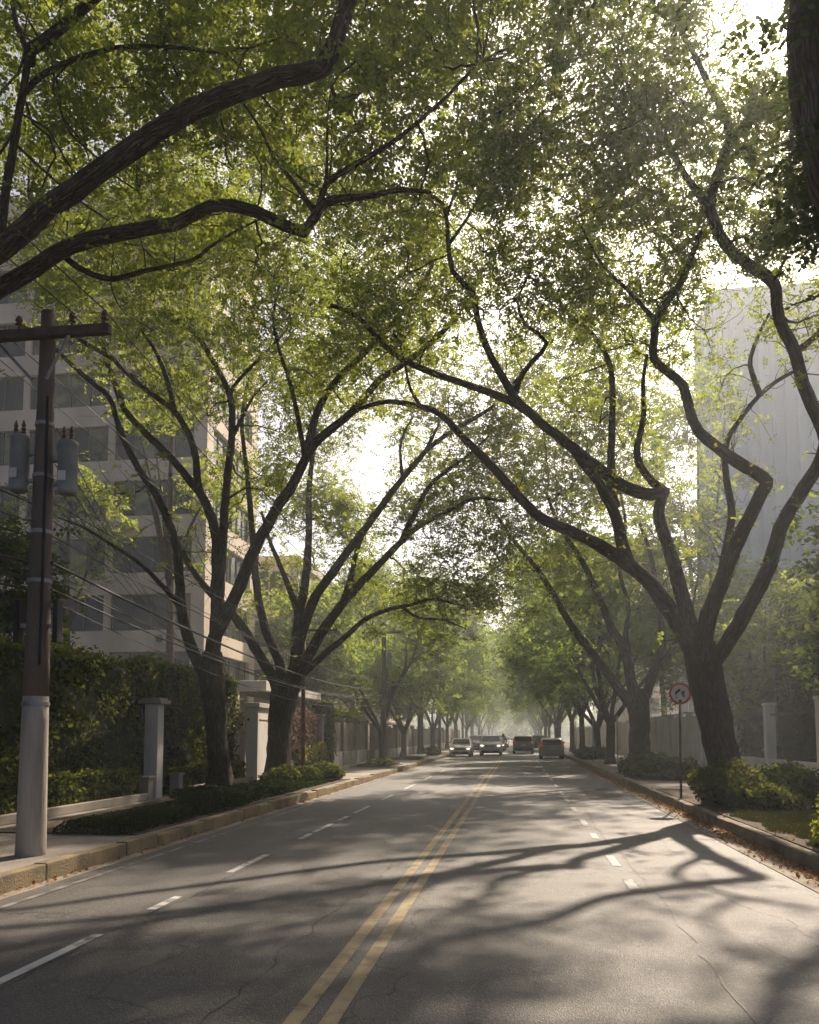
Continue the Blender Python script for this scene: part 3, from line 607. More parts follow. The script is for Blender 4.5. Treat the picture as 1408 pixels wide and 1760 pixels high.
off(9.3, 9.6, 22, 12, [(-80, 560), (0, 498), (60, 462), (120, 425), (200, 402), (300, 384), (345, 362), (385, 352), (440, 364), (490, 388), (525, 400)])
t.plimb(9.6, 9.9, 11, 5, [(520, 402), (540, 375), (560, 348), (600, 340), (640, 336), (690, 326), (740, 330)])
t.plimb(9.7, 9.9, 8, 4, [(538, 380), (550, 350), (565, 312), (610, 284), (690, 234), (740, 190), (772, 162), (820, 110)])
t.plimb(9.7, 10.4, 6, 3, [(545, 372), (510, 320), (470, 270), (450, 225), (420, 180)]); t.plimb(9.7, 10, 4, 2, [(560, 320), (563, 260), (563, 200), (570, 150)])
off(9.5, 10.2, 12, 9, [(-15, 470), (0, 410), (8, 340), (20, 270), (38, 170), (50, 98)])
t.plimb(10.2, 9.6, 14, 11, [(48, 110), (56, 85), (100, 52), (160, 0), (230, -60), (300, -140)]); t.plimb(10.2, 10.6, 7, 5, [(50, 98), (40, 70), (28, 40), (20, 0), (5, -60)])
t.plimb(10.2, 10.8, 8, 4, [(40, 160), (70, 132), (120, 105), (200, 82), (280, 80), (340, 86), (388, 92)])
t.plimb(9.5, 10.5, 8, 3, [(110, 440), (135, 460), (190, 480), (250, 465), (330, 448), (360, 425), (405, 398), (440, 380)])
for a in [(60, 40, 11, 1.1), (180, 110, 12, 1.2), (300, 20, 11, 1.2), (420, 50, 12, 1.3), (320, 170, 12, 1.2), (150, 220, 11.5, 1.1), (50, 300, 12, 1.1), (240, 290, 12.5, 1.2), (400, 250, 12, 1.2), (510, 200, 12, 1.1), (630, 110, 11, 1.0, .8), (520, 20, 10.5, 1.0, .8), (300, 430, 12.5, 1.0, .7), (440, 420, 12.5, 0.9, .6), (640, 220, 11.5, .9, .8), (720, 120, 12, 1.0, .8), (720, 320, 11, .8, .7), (600, 320, 11.5, .8, .6), (120, 380, 12.5, 1.0, .7), (740, 20, 11, 1.0, .7), (830, 60, 11, 1.0, .7),
          (400, -150, 9, 1.6, .7), (600, -200, 8, 1.6, .7), (100, -200, 9, 1.8, .7), (800, -150, 10, 1.5, .6), (-200, 100, 10, 1.8, .8), (-250, -150, 9, 1.8, .8), (-150, 330, 11, 1.5, .7)]:
    t.pclump(*a)
t.shoots(0.6, (0.4, 1.2), 0.7, 9); t.finish()

# --- the near tree at the right whose dense bough hangs beside the sun
b = np.array([4.9, 6.6, ZP])
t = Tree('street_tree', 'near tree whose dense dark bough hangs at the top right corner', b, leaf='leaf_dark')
t.limb([b-[0, 0, .2], (4.95, 6.6, 1.6), (4.8, 6.6, 3.2), (4.6, 6.7, 4.6), (4.2, 6.8, 5.8)], [.42, .38, .36, .36, .28], 'trunk', 26, shoots=False, flare=True)
t.plimb(6.8, 7.2, 56, 84, [(1660, 620), (1560, 480), (1470, 350), (1422, 220), (1408, 90), (1408, 0), (1420, -120), (1450, -260)])
t.plimb(7, 8, 30, 10, [(1600, 520), (1660, 300), (1700, 100), (1680, -150)])
for a in [(1430, 345, 7.4, .30, 5.0), (1450, 220, 7.4, .30, 4.5), (1412, 390, 7.7, .24, 3.5), (1480, 280, 7.2, .6, 2), (1500, 80, 7.2, .7, 2), (1560, -50, 7, 1.2, 1), (1700, 0, 7, 1.5, 1), (1500, -200, 6.5, 1.3, 1), (1450, 420, 7.6, .3, 3), (1700, 300, 7.6, 1.3, .8)]:
    t.pclump(*a, K=14)
t.finish()

# --- template trees further down the avenue
def far_tree(kind, H=13.0, sparse=1.0):
    t = Tree('street_tree', 'x', (0, 0, 0), leaf='leaf_far', lsz=2.3)
    r0 = 0.27
    fz = rng.uniform(2.3, 3.0)
    t.limb([(0, 0, -.2), (0.03, 0.02, 1.0), (-.03, .06, fz*.8), (0, .05, fz+.3)], [r0, r0*.92, r0*.95, r0*.8], 'trunk', 12, 0.4, shoots=False, flare=True)
    n = 5; ends = []
    for k in range(n):
        a = 2*math.pi*(k+rng.uniform(-.25, .25))/n; out = rng.uniform(3.2, 6.0); h = rng.uniform(.68, .95)*H
        pts = [(0, 0, fz-.2)]
        for u in (.25, .5, .75, 1.0):
            pts.append((math.cos(a)*out*u**.85+rng.normal()*.25, math.sin(a)*out*u**.85+rng.normal()*.25, fz+(h-fz)*u**.9))
        t.limb(pts, [r0*.55, r0*.45, r0*.33, r0*.2, .03], 'limb', 8, 0.5)
        p = np.array(pts)
        for u in range(2):
            q = p[2+u]; e = q+np.array([math.cos(a+rng.uniform(-1, 1))*2.4, math.sin(a+rng.uniform(-1, 1))*2.4, rng.uniform(.6, 2.2)])
            t.limb([q, (q+e)/2+[0, 0, .25], e], [.09, .06, .02], 'limb', 6, 0.5); ends.append(e)
        ends.append(p[-1]); ends.append(p[3])
    for e in ends:
        t.clump(e+rng.normal(size=3)*.5, rng.uniform(1.3, 2.0)*np.array([1.1, 1.1, .8]), 1.0*sparse)
    for k in range(9):
        a = rng.uniform(0, 6.28); rr = 6.2*math.sqrt(rng.random()); t.clump((math.cos(a)*rr, math.sin(a)*rr, rng.uniform(.5, .98)*H), rng.uniform(1.4, 2.0), .9*sparse)
    for k in range(7):
        a = rng.uniform(0, 6.28); t.clump((math.cos(a)*5.6, math.sin(a)*5.6, rng.uniform(5.0, 6.6)), rng.uniform(1.0, 1.5), .8*sparse)
    t.shoots(1.4, (.6, 1.8), .5, 4)
    return t.finish()
proto = [far_tree(0), far_tree(1, 12.0)]
ORD = ['first', 'second', 'third', 'fourth', 'fifth', 'sixth', 'seventh', 'eighth', 'ninth', 'tenth', 'eleventh', 'twelfth']
used = set(); idx = 0
for side, X, Ys in (('left', -7.7, [45.5, 55, 66, 78, 91, 106, 122, 142, 164, 188, 214, 242]), ('right', 4.9, [44.5, 56, 67, 80, 94, 109, 126, 146, 168, 192, 218, 246])):
    for k, Y in enumerate(Ys):
        i = idx % 2; o = proto[i] if i not in used else copy_tree(proto[i]); used.add(i); idx += 1
        s = random.uniform(.78, 1.1) if k > 1 or side == 'right' else .72; o.location = (X+random.uniform(-.4, .4), Y+random.uniform(-2.5, 2.5)*(k > 0), ZP); o.rotation_euler = (random.uniform(-.06, .06), random.uniform(-.06, .06), random.uniform(0, 6.28)); o.scale = (s, s, s*(random.uniform(1.12, 1.4) if k > 1 else .98))
        o['label'] = 'hazy avenue tree on the %s pavement, %s in its row beyond the big forked trees' % (side, ORD[k])
        o['group'] = 'hazy trees further down the avenue'

# ---------------------------------------------------------------- buildings
def window_unit(parent, x0, x1, y, z0, z1, n, face='-y', gm='glass', fm='frame'):
    """one window: frame with mullions (part) and panes (sub-parts); x runs along the wall, y is the wall plane"""
    def bx(mb, a0, a1, d0, d1, c0, c1):
        if face == '-y': mb.box(a0, a1, y+d0, y+d1, c0, c1)
        elif face == '+x': mb.box(y-d1, y-d0, a0, a1, c0, c1)
        else: mb.box(y+d0, y+d1, a0, a1, c0, c1)          # '-x'
    f = MB(); t = 0.06
    bx(f, x0, x1, -.03, .10, z0, z0+t); bx(f, x0, x1, -.03, .10, z1-t, z1)
    for k in range(n+1):
        c = x0+(x1-x0)*k/n; a = min(max(c-t/2, x0), x1-t); bx(f, a, a+t, -.028, .098, z0+t, z1-t)
    fr = f.build('window', fm, parent)
    for k in range(n):
        a = x0+(x1-x0)*k/n+t/2; b_ = x0+(x1-x0)*(k+1)/n-t/2
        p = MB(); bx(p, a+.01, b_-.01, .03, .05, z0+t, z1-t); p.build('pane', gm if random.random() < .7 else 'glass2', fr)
    return fr

# near block on the left: white bands and ribbon windows
bl = empty('apartment_block', (-25, 44, 0)); tag(bl, 'white banded apartment block rising behind the ivy wall', 'building')
bl.location = (0, 0, 0)
Hb = 30.5
MB().box(-36, -16.35, 40.35, 48, 0, Hb).build('wall', 'facade_dark', bl)
zs = [3.0+3.05*k for k in range(10)]
for z in zs:
    MB().box(-36.2, -16.0, 40.0, 48.2, z, z+1.12).build('band', 'facade', bl)
for z in zs[:-1]:
    z0, z1 = z+1.12, z+3.05
    MB().box(-16.75, -16.02, 40.02, 40.9, z0, z1).build('corner_pier', 'facade', bl)
    MB().box(-16.75, -16.02, 47.2, 48.18, z0, z1).build('corner_pier', 'facade', bl)
    for k, (a, b_) in enumerate([(-21.2, -16.8), (-26.2, -21.6), (-31.2, -26.6)]):
        window_unit(bl, a, b_, 40.22, z0+.003, z1-.003, 4, '-y', 'glass')
        MB().box(b_+.01, b_+.38, 40.08, 40.35, z0, z1).build('pier', 'facade', bl)
    for a, b_ in ((41.2, 43.9), (44.4, 47.1)):
        window_unit(bl, a, b_, -16.22, z0+.003, z1-.003, 3, '+x', 'glass')
MB().box(-36, -16.2, 40.2, 48, Hb, Hb+.9).build('parapet', 'facade', bl)
for k, (x, z, y) in enumerate([(-18.2, zs[1]+.35, 39.75), (-23.5, zs[2]+.35, 39.75), (-20.3, zs[3]+.4, 39.75), (-28.3, zs[3]+.4, 39.75), (-19.1, zs[5]+.35, 39.75)]):
    ac = MB().box(x-.42, x+.42, y, y+.247, z, z+.56, .02).build('air_conditioner', 'frame_w', bl); MB().lathe([(.2, 0), (.21, .012), (.21, .02)], (0, 0, 0), 14).build('fan_grille', 'frame', ac).matrix_local = Matrix.Translation((x-.1, y-.001, z+.28)) @ Matrix.Rotation(R(90), 4, 'X')
# ground storey opening
window_unit(bl, -22, -16.9, 40.3, .4, 2.9, 4, '-y', 'glass2')  # reflected greenery is painted into these olive panes

def block(name, label, x0, x1, y0, y1, H, m, floors, bays, fbays, face='+x', cat='building', fm='frame_w'):
    o = empty(name, (0, 0, 0)); tag(o, label, cat)
    MB().box(x0, x1, y0, y1, 0, H).build('wall', m, o)
    fh = H/floors; side = x1 if face == '+x' else x0
    for fl in range(floors):
        z0 = fl*fh+.95; z1 = fl*fh+fh-.45
        bw = (y1-y0)/bays
        for k in range(bays):
            a = y0+bw*k+bw*.22; b_ = y0+bw*(k+1)-bw*.22
            if face == '+x': window_unit(o, a, b_, side+.03, z0, z1, 2, '+x', 'glass', fm)
            else: window_unit(o, a, b_, side-.03, z0, z1, 2, '-x', 'glass', fm)
            s = MB()
            if face == '+x': s.box(side, side+.22, a-.1, b_+.1, z0-.1, z0-.002)
            else: s.box(side-.22, side, a-.1, b_+.1, z0-.1, z0-.002)
            s.build('sill', 'frame_w', o)
        bw = (x1-x0)/fbays
        for k in range(fbays):
            window_unit(o, x0+bw*k+bw*.25, x0+bw*(k+1)-bw*.25, y0-.03, z0, z1, 2, '-y', 'glass', fm)
        if fl:
            s = MB()
            if face == '+x': s.box(x0-.02, x1+.10, y0-.10, y1+.02, fl*fh-.12, fl*fh+.12)
            else: s.box(x0-.10, x1+.02, y0-.10, y1+.02, fl*fh-.12, fl*fh+.12)
            s.build('string_course', 'facade', o)
    MB().box(x0-.15, x1+.15, y0-.15, y1+.15, H, H+.5).build('parapet', 'facade', o)
    return o
block('apartment_block', 'pale low block with street-facing windows beyond the brown post', -26, -14.2, 51.5, 66, 13.0, 'facade2', 4, 5, 3)
block('apartment_block', 'cream block half hidden by trees behind the planted wall', -25, -15, 69, 88, 14, 'facade', 4, 6, 3)
block('apartment_block', 'far pale block above the hazy trees on the left', -30, -16, 95, 125, 17, 'facade2', 5, 7, 3)
block('apartment_block', 'pale house behind the white panel wall on the right', 13.5, 24, 50, 64, 6.4, 'facade2', 2, 4, 3, '-x')
block('apartment_block', 'far grey block above the hazy trees on the right', 15, 30, 112, 150, 18, 'facade', 5, 8, 3, '-x')

# ribbed tower on the right
tw = empty('ribbed_tower', (0, 0, 0)); tag(tw, 'tall pale tower with close vertical ribs behind the right trees', 'building')
tx0, tx1, ty0, ty1, tH, tr_ = 17.4, 46.0, 72.0, 78.5, 40.0, 1.2
prof = [(tx1, ty0)]+[(tx0+tr_-tr_*math.sin(R(a)), ty0+tr_-tr_*math.cos(R(a))) for a in range(0, 91, 15)]+[(tx0, ty1), (tx1, ty1)]
m = MB(); n = len(prof)
m.v = [(x, y, 0) for x, y in prof]+[(x, y, tH) for x, y in prof]
m.f = [(i, (i+1) % n, n+(i+1) % n, n+i)[::-1] for i in range(n)]+[tuple(range(n, 2*n))[::-1]]
m.build('core', 'tower', tw)
m = MB(); m.v = [(x*1.0-.0, y, tH) for x, y in prof]+[(x, y, tH+.9) for x, y in prof]
cxm, cym = 31.7, 75.2
m.v = [(cxm+(x-cxm)*1.012, cym+(y-cym)*1.012, z) for x, y, z in m.v]; m.f = [(i, (i+1) % n, n+(i+1) % n, n+i)[::-1] for i in range(n)]+[tuple(range(n, 2*n))[::-1]]
m.build('cornice', 'tower', tw)
rib = MB().box(-.14, .14, -.40, .05, 0, tH-.05).build('rib', 'tower', tw); first = True
def put_rib(x, y, rz):
    global first
    o = rib if first else rib.copy()
    if not first: COL.objects.link(o)
    first = False; o.location = (x, y, 0); o.rotation_euler = (0, 0, rz)
for x in np.arange(tx0+tr_+.4, tx1, 1.05): put_rib(x, ty0, 0)
for a in range(12, 90, 15): put_rib(tx0+tr_-tr_*math.sin(R(a)), ty0+tr_-tr_*math.cos(R(a)), -R(a))
for y in np.arange(ty0+tr_+.4, ty1, 1.05): put_rib(tx0, y, -R(90))
for k, z in enumerate(np.arange(4, tH-2, 3.6)):
    MB().box(tx0+tr_, tx1, ty0-.10, ty0+.02, z, z+.25).build('floor_line', 'tower', tw)

# ---------------------------------------------------------------- left boundary: ivy wall, pillar, walls, planters
def leafy_box(name, label, cat, x0, x1, y0, y1, z0, z1, n, size, m='ivy', group=None, lump=0.12, faces='all', core=0.10, soft=0.0):
    """a clipped or draped leaf mass over a dark bumpy core"""
    o = empty(name, ((x0+x1)/2, (y0+y1)/2, z0)); c0 = np.array([(x0+x1)/2, (y0+y1)/2, z0]); tag(o, label, cat, group)
    bm = bmesh.new(); bmesh.ops.create_grid(bm, x_segments=1, y_segments=1, size=1); bm.free()
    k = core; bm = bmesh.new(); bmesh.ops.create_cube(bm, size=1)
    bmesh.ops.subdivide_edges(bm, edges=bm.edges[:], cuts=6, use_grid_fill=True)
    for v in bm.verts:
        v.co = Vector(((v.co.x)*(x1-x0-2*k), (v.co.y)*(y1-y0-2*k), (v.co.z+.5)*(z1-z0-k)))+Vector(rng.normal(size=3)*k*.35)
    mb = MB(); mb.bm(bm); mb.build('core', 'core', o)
    L = Leaves(); dx, dy, dz = x1-x0, y1-y0, z1-z0
    ar = np.array([dy*dz, dy*dz, dx*dz, dx*dz, dx*dy]); cnt = rng.multinomial(n, ar/ar.sum())
    for f, c in enumerate(cnt):
        u = rng.random((c, 2)); nr = np.zeros((c, 3)); p = np.zeros((c, 3))
        if f < 2: p[:, 0] = (x0, x1)[f]; p[:, 1] = y0+u[:, 0]*dy; p[:, 2] = z0+u[:, 1]*dz; nr[:, 0] = (-1, 1)[f]
        elif f < 4: p[:, 1] = (y0, y1)[f-2]; p[:, 0] = x0+u[:, 0]*dx; p[:, 2] = z0+u[:, 1]*dz; nr[:, 1] = (-1, 1)[f-2]
        else: p[:, 2] = z1; p[:, 0] = x0+u[:, 0]*dx; p[:, 1] = y0+u[:, 1]*dy; nr[:, 2] = 1
        w = np.sin(p[:, 1]*2.3+1)*np.sin(p[:, 2]*3.1+p[:, 0])*.6+np.sin(p[:, 1]*5.7+p[:, 2]*4.3)*.4+np.sin(p[:, 0]*4.1+p[:, 1]*1.7)*.4
        p = p+nr*((w*lump-lump*.5)[:, None])+rng.normal(size=(c, 3))*lump*.45
        if soft:
            q = (p-c0-[0, 0, dz/2])/np.array([dx/2, dy/2, dz/2]); rr = np.linalg.norm(q, axis=1); f_ = np.where(rr > 1.12, 1.12/rr, 1.0); f_ = 1+(f_-1)*soft
            p = c0+[0, 0, dz/2]+(p-c0-[0, 0, dz/2])*f_[:, None]
        p[:, 2] = np.maximum(p[:, 2], z0+.01)
        L.single(p, nr+np.array([0, 0, .25]), size, .7)
    v = np.vstack(L.v)-c0.astype(np.float32); lf = link('foliage', np_mesh('foliage', v, np.arange(len(v)).reshape(-1, 4)), m, o); lf['kind'] = 'stuff'
    return o
leafy_box('ivy_hedge', 'tall dark ivy-covered wall behind the utility pole', 'hedge', -10.6, -9.1, 6, 18.9, ZP, 3.45, 30000, .10, lump=.16)
leafy_box('ivy_hedge', 'ivy curtain hanging over the dark gateway by the concrete pillar', 'hedge', -10.5, -9.0, 18.8, 21.2, 2.55, 3.55, 6000, .09, lump=.15)
leafy_box('ivy_hedge', 'sunlit ivy-covered wall ending at the white wall panel', 'hedge', -10.5, -9.2, 21.1, 26.2, ZP, 3.6, 16000, .095, lump=.16)
leafy_box('low_hedge', 'low clipped hedge in the planter behind the utility pole', 'hedge', -9.35, -8.78, 8, 18.2, ZP+.1, .95, 9000, .075, lump=.07)
leafy_box('low_hedge', 'short low hedge in the planter between pillar and fan-limbed tree', 'hedge', -9.3, -8.75, 20.6, 25.6, ZP+.1, .85, 6000, .075, lump=.07)
o = MB().box(-8.74, -8.62, 7, 18.3, ZP, ZP+.17, .015).build('planter_kerb', 'wallgrey'); tag(o, 'long low grey planter edging below the ivy wall behind the pole', 'edging')
o = MB().box(-8.72, -8.60, 20.3, 26.0, ZP, ZP+.18, .015).build('planter_kerb', 'wallgrey'); tag(o, 'short low grey planter edging right of the concrete pillar', 'edging')
pl = empty('gate_pillar', (-8.78, 18.9, ZP)); tag(pl, 'square concrete pillar with flat cap in the ivy gateway', 'pillar')
MB().box(-.17, .17, -.17, .17, 0, 2.28, .015).build('shaft', 'wallwhite', pl); MB().box(-.29, .29, -.29, .29, 2.283, 2.38, .015).build('cap', 'wallgrey', pl); MB().box(-.23, .23, -.23, .23, 2.383, 2.43).build('top_slab', 'wallgrey', pl)
for y in (18.45, 20.2):
    o = empty('planter_end', (-8.75, y, ZP)); tag(o, 'small pale planter end block %s the concrete pillar' % ('just before' if y < 19 else 'just beyond'), 'planter')
    MB().box(-.13, .13, -.13, .13, 0, .50, .02).build('block', 'wallgrey', o); MB().box(-.16, .16, -.16, .16, .502, .56, .015).build('coping', 'wallgrey', o)
gt = empty('gate', (-9.9, 19.9, ZP)); tag(gt, 'dark slatted gate set back behind the concrete pillar', 'gate')
MB().box(-.05, .0, -1.1, 1.1, 0, 2.4).build('backing', 'gate', gt)
for k in range(12): MB().box(.003, .04, -1.05+k*.175, -.93+k*.175, .05, 2.35).build('slat', 'gate', gt)
wp = empty('wall_panel', (-8.85, 27.6, ZP)); tag(wp, 'bright white wall panel with coping between two left trees', 'wall')
MB().box(-.2, .2, -1.1, 1.1, 0, 2.45, .015).build('panel', 'wallpanel', wp); MB().box(-.27, .27, -1.17, 1.17, 2.453, 2.62, .02).build('coping', 'wallwhite', wp); MB().box(.203, .22, -.9, .9, 2.05, 2.09).build('ledge', 'wallwhite', wp)

def fence(name, label, x, y0, y1, n, h, base, face=1, cat='fence', post='wallgrey', bars=True, bm_='gate', panel=None):
    o = empty(name, (x, y0, ZP)); tag(o, label, cat); L = y1-y0
    MB().box(-.12, .12, 0, L, 0, base, .012).build('base_wall', 'wallwhite', o)
    for k in range(n+1):
        y = L*k/n; p = MB().box(-.16, .16, y-.16, y+.16, 0, h, .015).build('post', post, o)
        MB().box(-.2, .2, y-.2, y+.2, h+.002, h+.09, .012).build('post_cap', post, p)
    for k in range(n):
        a = L*k/n+.17; b_ = L*(k+1)/n-.17
        if panel: MB().box(-.05, .05, a, b_, base+.003, h-.12).build('panel', panel, o)
        else:
            r = MB().box(-.02, .02, a, b_, h-.35, h-.30).build('rail', bm_, o)
            for y in (np.arange(a+.08, b_, .14) if bars else ()): MB().box(-.012, .012, y-.012, y+.012, base, h-.15).build('bar', bm_, r)
    return o
fence('street_fence', 'dark railing fence with planted base left of the brown post', -8.95, 29.4, 36.4, 2, 2.4, .55)
fence('street_fence', 'grey street wall with pale piers beyond the planted railing', -8.95, 37.6, 47.6, 3, 2.3, .7, panel='wallgrey')
fence('street_fence', 'hazy grey street wall on the left beyond the second pole', -8.95, 50, 74, 5, 2.2, .6, panel='wallgrey')
fence('street_fence', 'far hazy street wall along the left pavement', -8.95, 77, 125, 7, 2.3, .6, panel='wallgrey')
leafy_box('planted_shrub', 'purple bougainvillea spilling over the dark railing', 'shrub', -9.3, -8.5, 30.0, 34.6, 1.0, 2.75, 6500, .11, 'bougain', lump=.28, core=.35, soft=.6)
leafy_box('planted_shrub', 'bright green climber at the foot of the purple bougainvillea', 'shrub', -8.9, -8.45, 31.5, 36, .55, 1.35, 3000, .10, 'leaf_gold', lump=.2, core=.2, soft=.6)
leafy_box('planted_shrub', 'dark column of foliage beyond the bougainvillea', 'shrub', -9.6, -8.6, 37.0, 38.3, .2, 3.3, 3000, .12, 'ivy', lump=.2, soft=.5)
leafy_box('planted_shrub', 'hedge mass behind the grey street wall', 'hedge', -11.5, -9.3, 39, 49, .2, 3.1, 7000, .14, 'leaf', lump=.4, core=.3)
cn = empty('entrance_canopy', (-10.3, 33, 0)); tag(cn, 'flat pale entrance canopy behind the bougainvillea fence', 'canopy')
MB().box(-1.0, 1.0, -3.6, 5.0, 3.35, 3.75, .03).build('roof', 'wallwhite', cn)
for y in (-3.2, .6, 4.6): MB().box(-.12, .12, y-.12, y+.12, ZP, 3.347).build('post', 'wallgrey', cn)

# ---------------------------------------------------------------- right boundary
fence('garden_fence', 'low garden wall with tall pale posts behind the forked tree', 8.6, 14.5, 34.5, 4, 2.55, .72, post='wallpanel', bars=False)
fence('panel_wall', 'long white panel wall behind the slim right tree', 8.6, 38, 62, 10, 2.6, .35, panel='wallpanel', post='wallpanel', cat='wall')
fence('panel_wall', 'hazy far white wall along the right pavement', 8.6, 66, 126, 12, 2.6, .35, panel='wallwhite', post='wallwhite', cat='wall')
MBp = MB().box(8.35, 8.9, 36.3, 37.6, ZP, 2.75, .02).build('wall_end', 'wallgrey'); tag(MBp, 'brownish grey wall end block before the white panel wall', 'wall')

def garden_tree(name, label, x, y, H, zc, Rc, n, leaf='leaf_dark', lsz=1.6, dens=1.0, stem=.11):
    t = Tree(name, label, (x, y, ZP), 'garden trees behind the walls', leaf, lsz)
    t.limb([(x, y, 0), (x+.1, y, zc*.5), (x-.1, y+.1, zc), (x, y, H*.9)], [stem*1.2, stem, stem*.8, .03], 'trunk', 8, .4)
    for k in range(4):
        a = rng.uniform(0, 6.28); e = (x+math.cos(a)*Rc*.7, y+math.sin(a)*Rc*.7, rng.uniform(zc, H*.9)); t.limb([(x, y, zc*.7), ((x+e[0])/2, (y+e[1])/2, (zc*.8+e[2])/2), e], [stem*.6, stem*.4, .02], 'limb', 6, .4)
    for k in range(n):
        a = rng.uniform(0, 6.28); rr = Rc*math.sqrt(rng.random()); t.clump((x+math.cos(a)*rr, y+math.sin(a)*rr, rng.uniform(zc, H)), rng.uniform(.8, 1.3), dens)
    t.finish()
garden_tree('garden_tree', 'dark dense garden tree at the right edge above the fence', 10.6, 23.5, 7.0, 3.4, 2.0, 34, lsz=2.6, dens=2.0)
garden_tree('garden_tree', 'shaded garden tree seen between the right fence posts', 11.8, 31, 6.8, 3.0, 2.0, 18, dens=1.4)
garden_tree('garden_tree', 'yellow-green garden tree behind the forked right tree', 9.9, 34, 7.6, 3.4, 1.7, 14, 'leaf', 1.5, .8)
garden_tree('garden_tree', 'slender-trunked garden tree above the white panel wall end', 11.0, 40, 9.5, 4.5, 2.2, 14, 'leaf_far', 1.9, .9)
garden_tree('garden_tree', 'hazy tall garden tree in front of the ribbed tower', 11.4, 52, 24, 8, 3.2, 40, 'leaf_far', 2.8, 1.0, .22)
garden_tree('garden_tree', 'tall hazy tree behind the white panel wall on the right', 10.6, 62, 22, 8, 3.4, 30, 'leaf_far', 2.9, .9, .2)
garden_tree('garden_tree', 'second hazy tall tree beside the ribbed tower foot', 20.5, 64, 14, 6, 4.2, 22, 'leaf_far', 2.6, .8, .2)
garden_tree('garden_tree', 'dark garden tree behind the ivy wall at the left edge', -13.0, 16.5, 6.2, 3.4, 2.2, 22, dens=1.3)
garden_tree('garden_tree', 'tall garden tree in front of the banded apartment block', -19.5, 33, 13, 8.5, 2.6, 13, 'leaf', 1.7, .6, .16)
garden_tree('garden_tree', 'thin-crowned tall garden tree beside the corner of the banded block', -14.8, 33, 18, 11.5, 2.4, 12, 'leaf', 1.7, .55, .16)
garden_tree('garden_tree', 'leafy garden tree behind the bougainvillea fence', -11.6, 44, 9, 4, 2.4, 18, 'leaf_far', 1.9, .9)
garden_tree('garden_tree', 'hazy garden tree behind the far left street wall', -11.8, 60, 10, 4, 2.8, 18, 'leaf_far', 2.2, .9)
garden_tree('garden_tree', 'bluish hazy garden tree deep on the left side', -12.0, 82, 13, 4, 3.6, 20, 'leaf_far', 2.8, 1.0)
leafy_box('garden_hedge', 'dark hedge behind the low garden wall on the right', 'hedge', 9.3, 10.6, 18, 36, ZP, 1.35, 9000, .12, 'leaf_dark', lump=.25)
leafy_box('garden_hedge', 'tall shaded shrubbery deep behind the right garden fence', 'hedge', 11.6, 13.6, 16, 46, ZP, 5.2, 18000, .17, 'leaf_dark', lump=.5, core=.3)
# slim pale palm-like trunks inside the garden
for k, (x, y, h) in enumerate([(9.6, 22.2, 3.4), (9.5, 27.6, 3.4), (10.2, 29.5, 3.8), (9.7, 32.5, 4.2)]):
    o = MB().tube([(x, y, 0), (x+.03, y, h*.5), (x-.04, y, h)], [.085, .075, .06], 8).build('pale_trunk', 'wallgrey', smooth=True)
    tag(o, 'slim pale trunk in the right garden, %s from the camera side' % ORD[k], 'tree trunk', 'slim pale trunks behind the right fence')

# ---------------------------------------------------------------- bushes and ground planting
def bush(name, label, x, y, rx, ry, h, n, size=.08, m='ivy', group='bushes around the street trees'):
    c0 = np.array([x, y, ZP]); o = empty(name, tuple(c0)); tag(o, label, 'bush', group)
    L = Leaves(); K = 26
    a = rng.random(K)*6.28; rr = np.sqrt(rng.random(K)); sub = np.stack([np.cos(a)*rr*rx*.8, np.sin(a)*rr*ry*.8, h*(.35+.45*rng.random(K))*(1-.35*rr**2)], -1)
    own = rng.integers(0, K, n); d = rng.normal(size=(n, 3)); d /= np.linalg.norm(d, axis=1)[:, None]
    p = sub[own]+d*(rng.random(n)**.33)[:, None]*np.array([rx, ry, h*.8])*.36; p[:, 2] = np.abs(p[:, 2])
    L.single(p, d+np.array([0, 0, .5]), size, .6)
    tw = MB()
    for s_ in sub: tw.tube([(s_[0]*.3, s_[1]*.3, 0), (s_[0]*.7, s_[1]*.7, s_[2]*.6), tuple(s_)], [.012, .008, .004], 4, caps=False)
    tw.build('stem_cluster', 'twig', o)
    v = np.vstack(L.v); lf = link('foliage', np_mesh('foliage', v, np.arange(len(v)).reshape(-1, 4)), m, o); lf['kind'] = 'stuff'
    return o
bush('bush', 'dense bush at the foot of the large forked tree behind the sign post', 4.42, 18.2, .75, 1.1, 1.0, 9000)
bush('bush', 'rounded bush on the garden side of the large forked tree', 5.65, 18.2, .95, .9, .95, 8000, .08, 'leaf_dark')
bush('bush', 'low dark bush in front of the large forked tree', 4.9, 17.3, .8, .6, .6, 5000)
bush('bush', 'clipped bush around the slim three-limbed right tree', 4.7, 30.6, 1.1, 1.2, 1.0, 7000, .1)
bush('bush', 'small bush between the two right trees beside the pavement', 5.6, 29.2, .7, .8, .8, 4000, .1)
bush('bush', 'bright yellow-green bush at the right edge of the grass strip', 4.36, 11.4, .50, .9, .95, 6000, .065, 'leaf')
bush('bush', 'bush around the hazy double trunk further down on the right', 4.8, 54.5, 1.2, 1.6, .9, 3500, .16)
bush('bush', 'low dark bush in front of the fan-limbed left tree', -7.5, 19.6, 1.0, 1.3, .30, 7000, .06, 'cover')
bush('bush', 'low bush between the two big left trees by the kerb', -6.9, 22.3, .9, 1.6, .28, 7000, .06, 'cover')
bush('bush', 'bush at the foot of the broad low-forking left tree', -7.3, 25.9, .95, 1.0, .6, 7000)
bush('bush', 'rounded bush beside the brown post near the left kerb', -6.6, 27.2, .75, .8, .62, 6000)
bush('bush', 'small hazy bush on the left pavement near the silver car', -6.5, 62, .7, 1.1, .7, 2500, .16)
bush('bush', 'low hazy planting on the left pavement beyond the driveway', -6.9, 41, .7, 1.6, .35, 3000, .12)

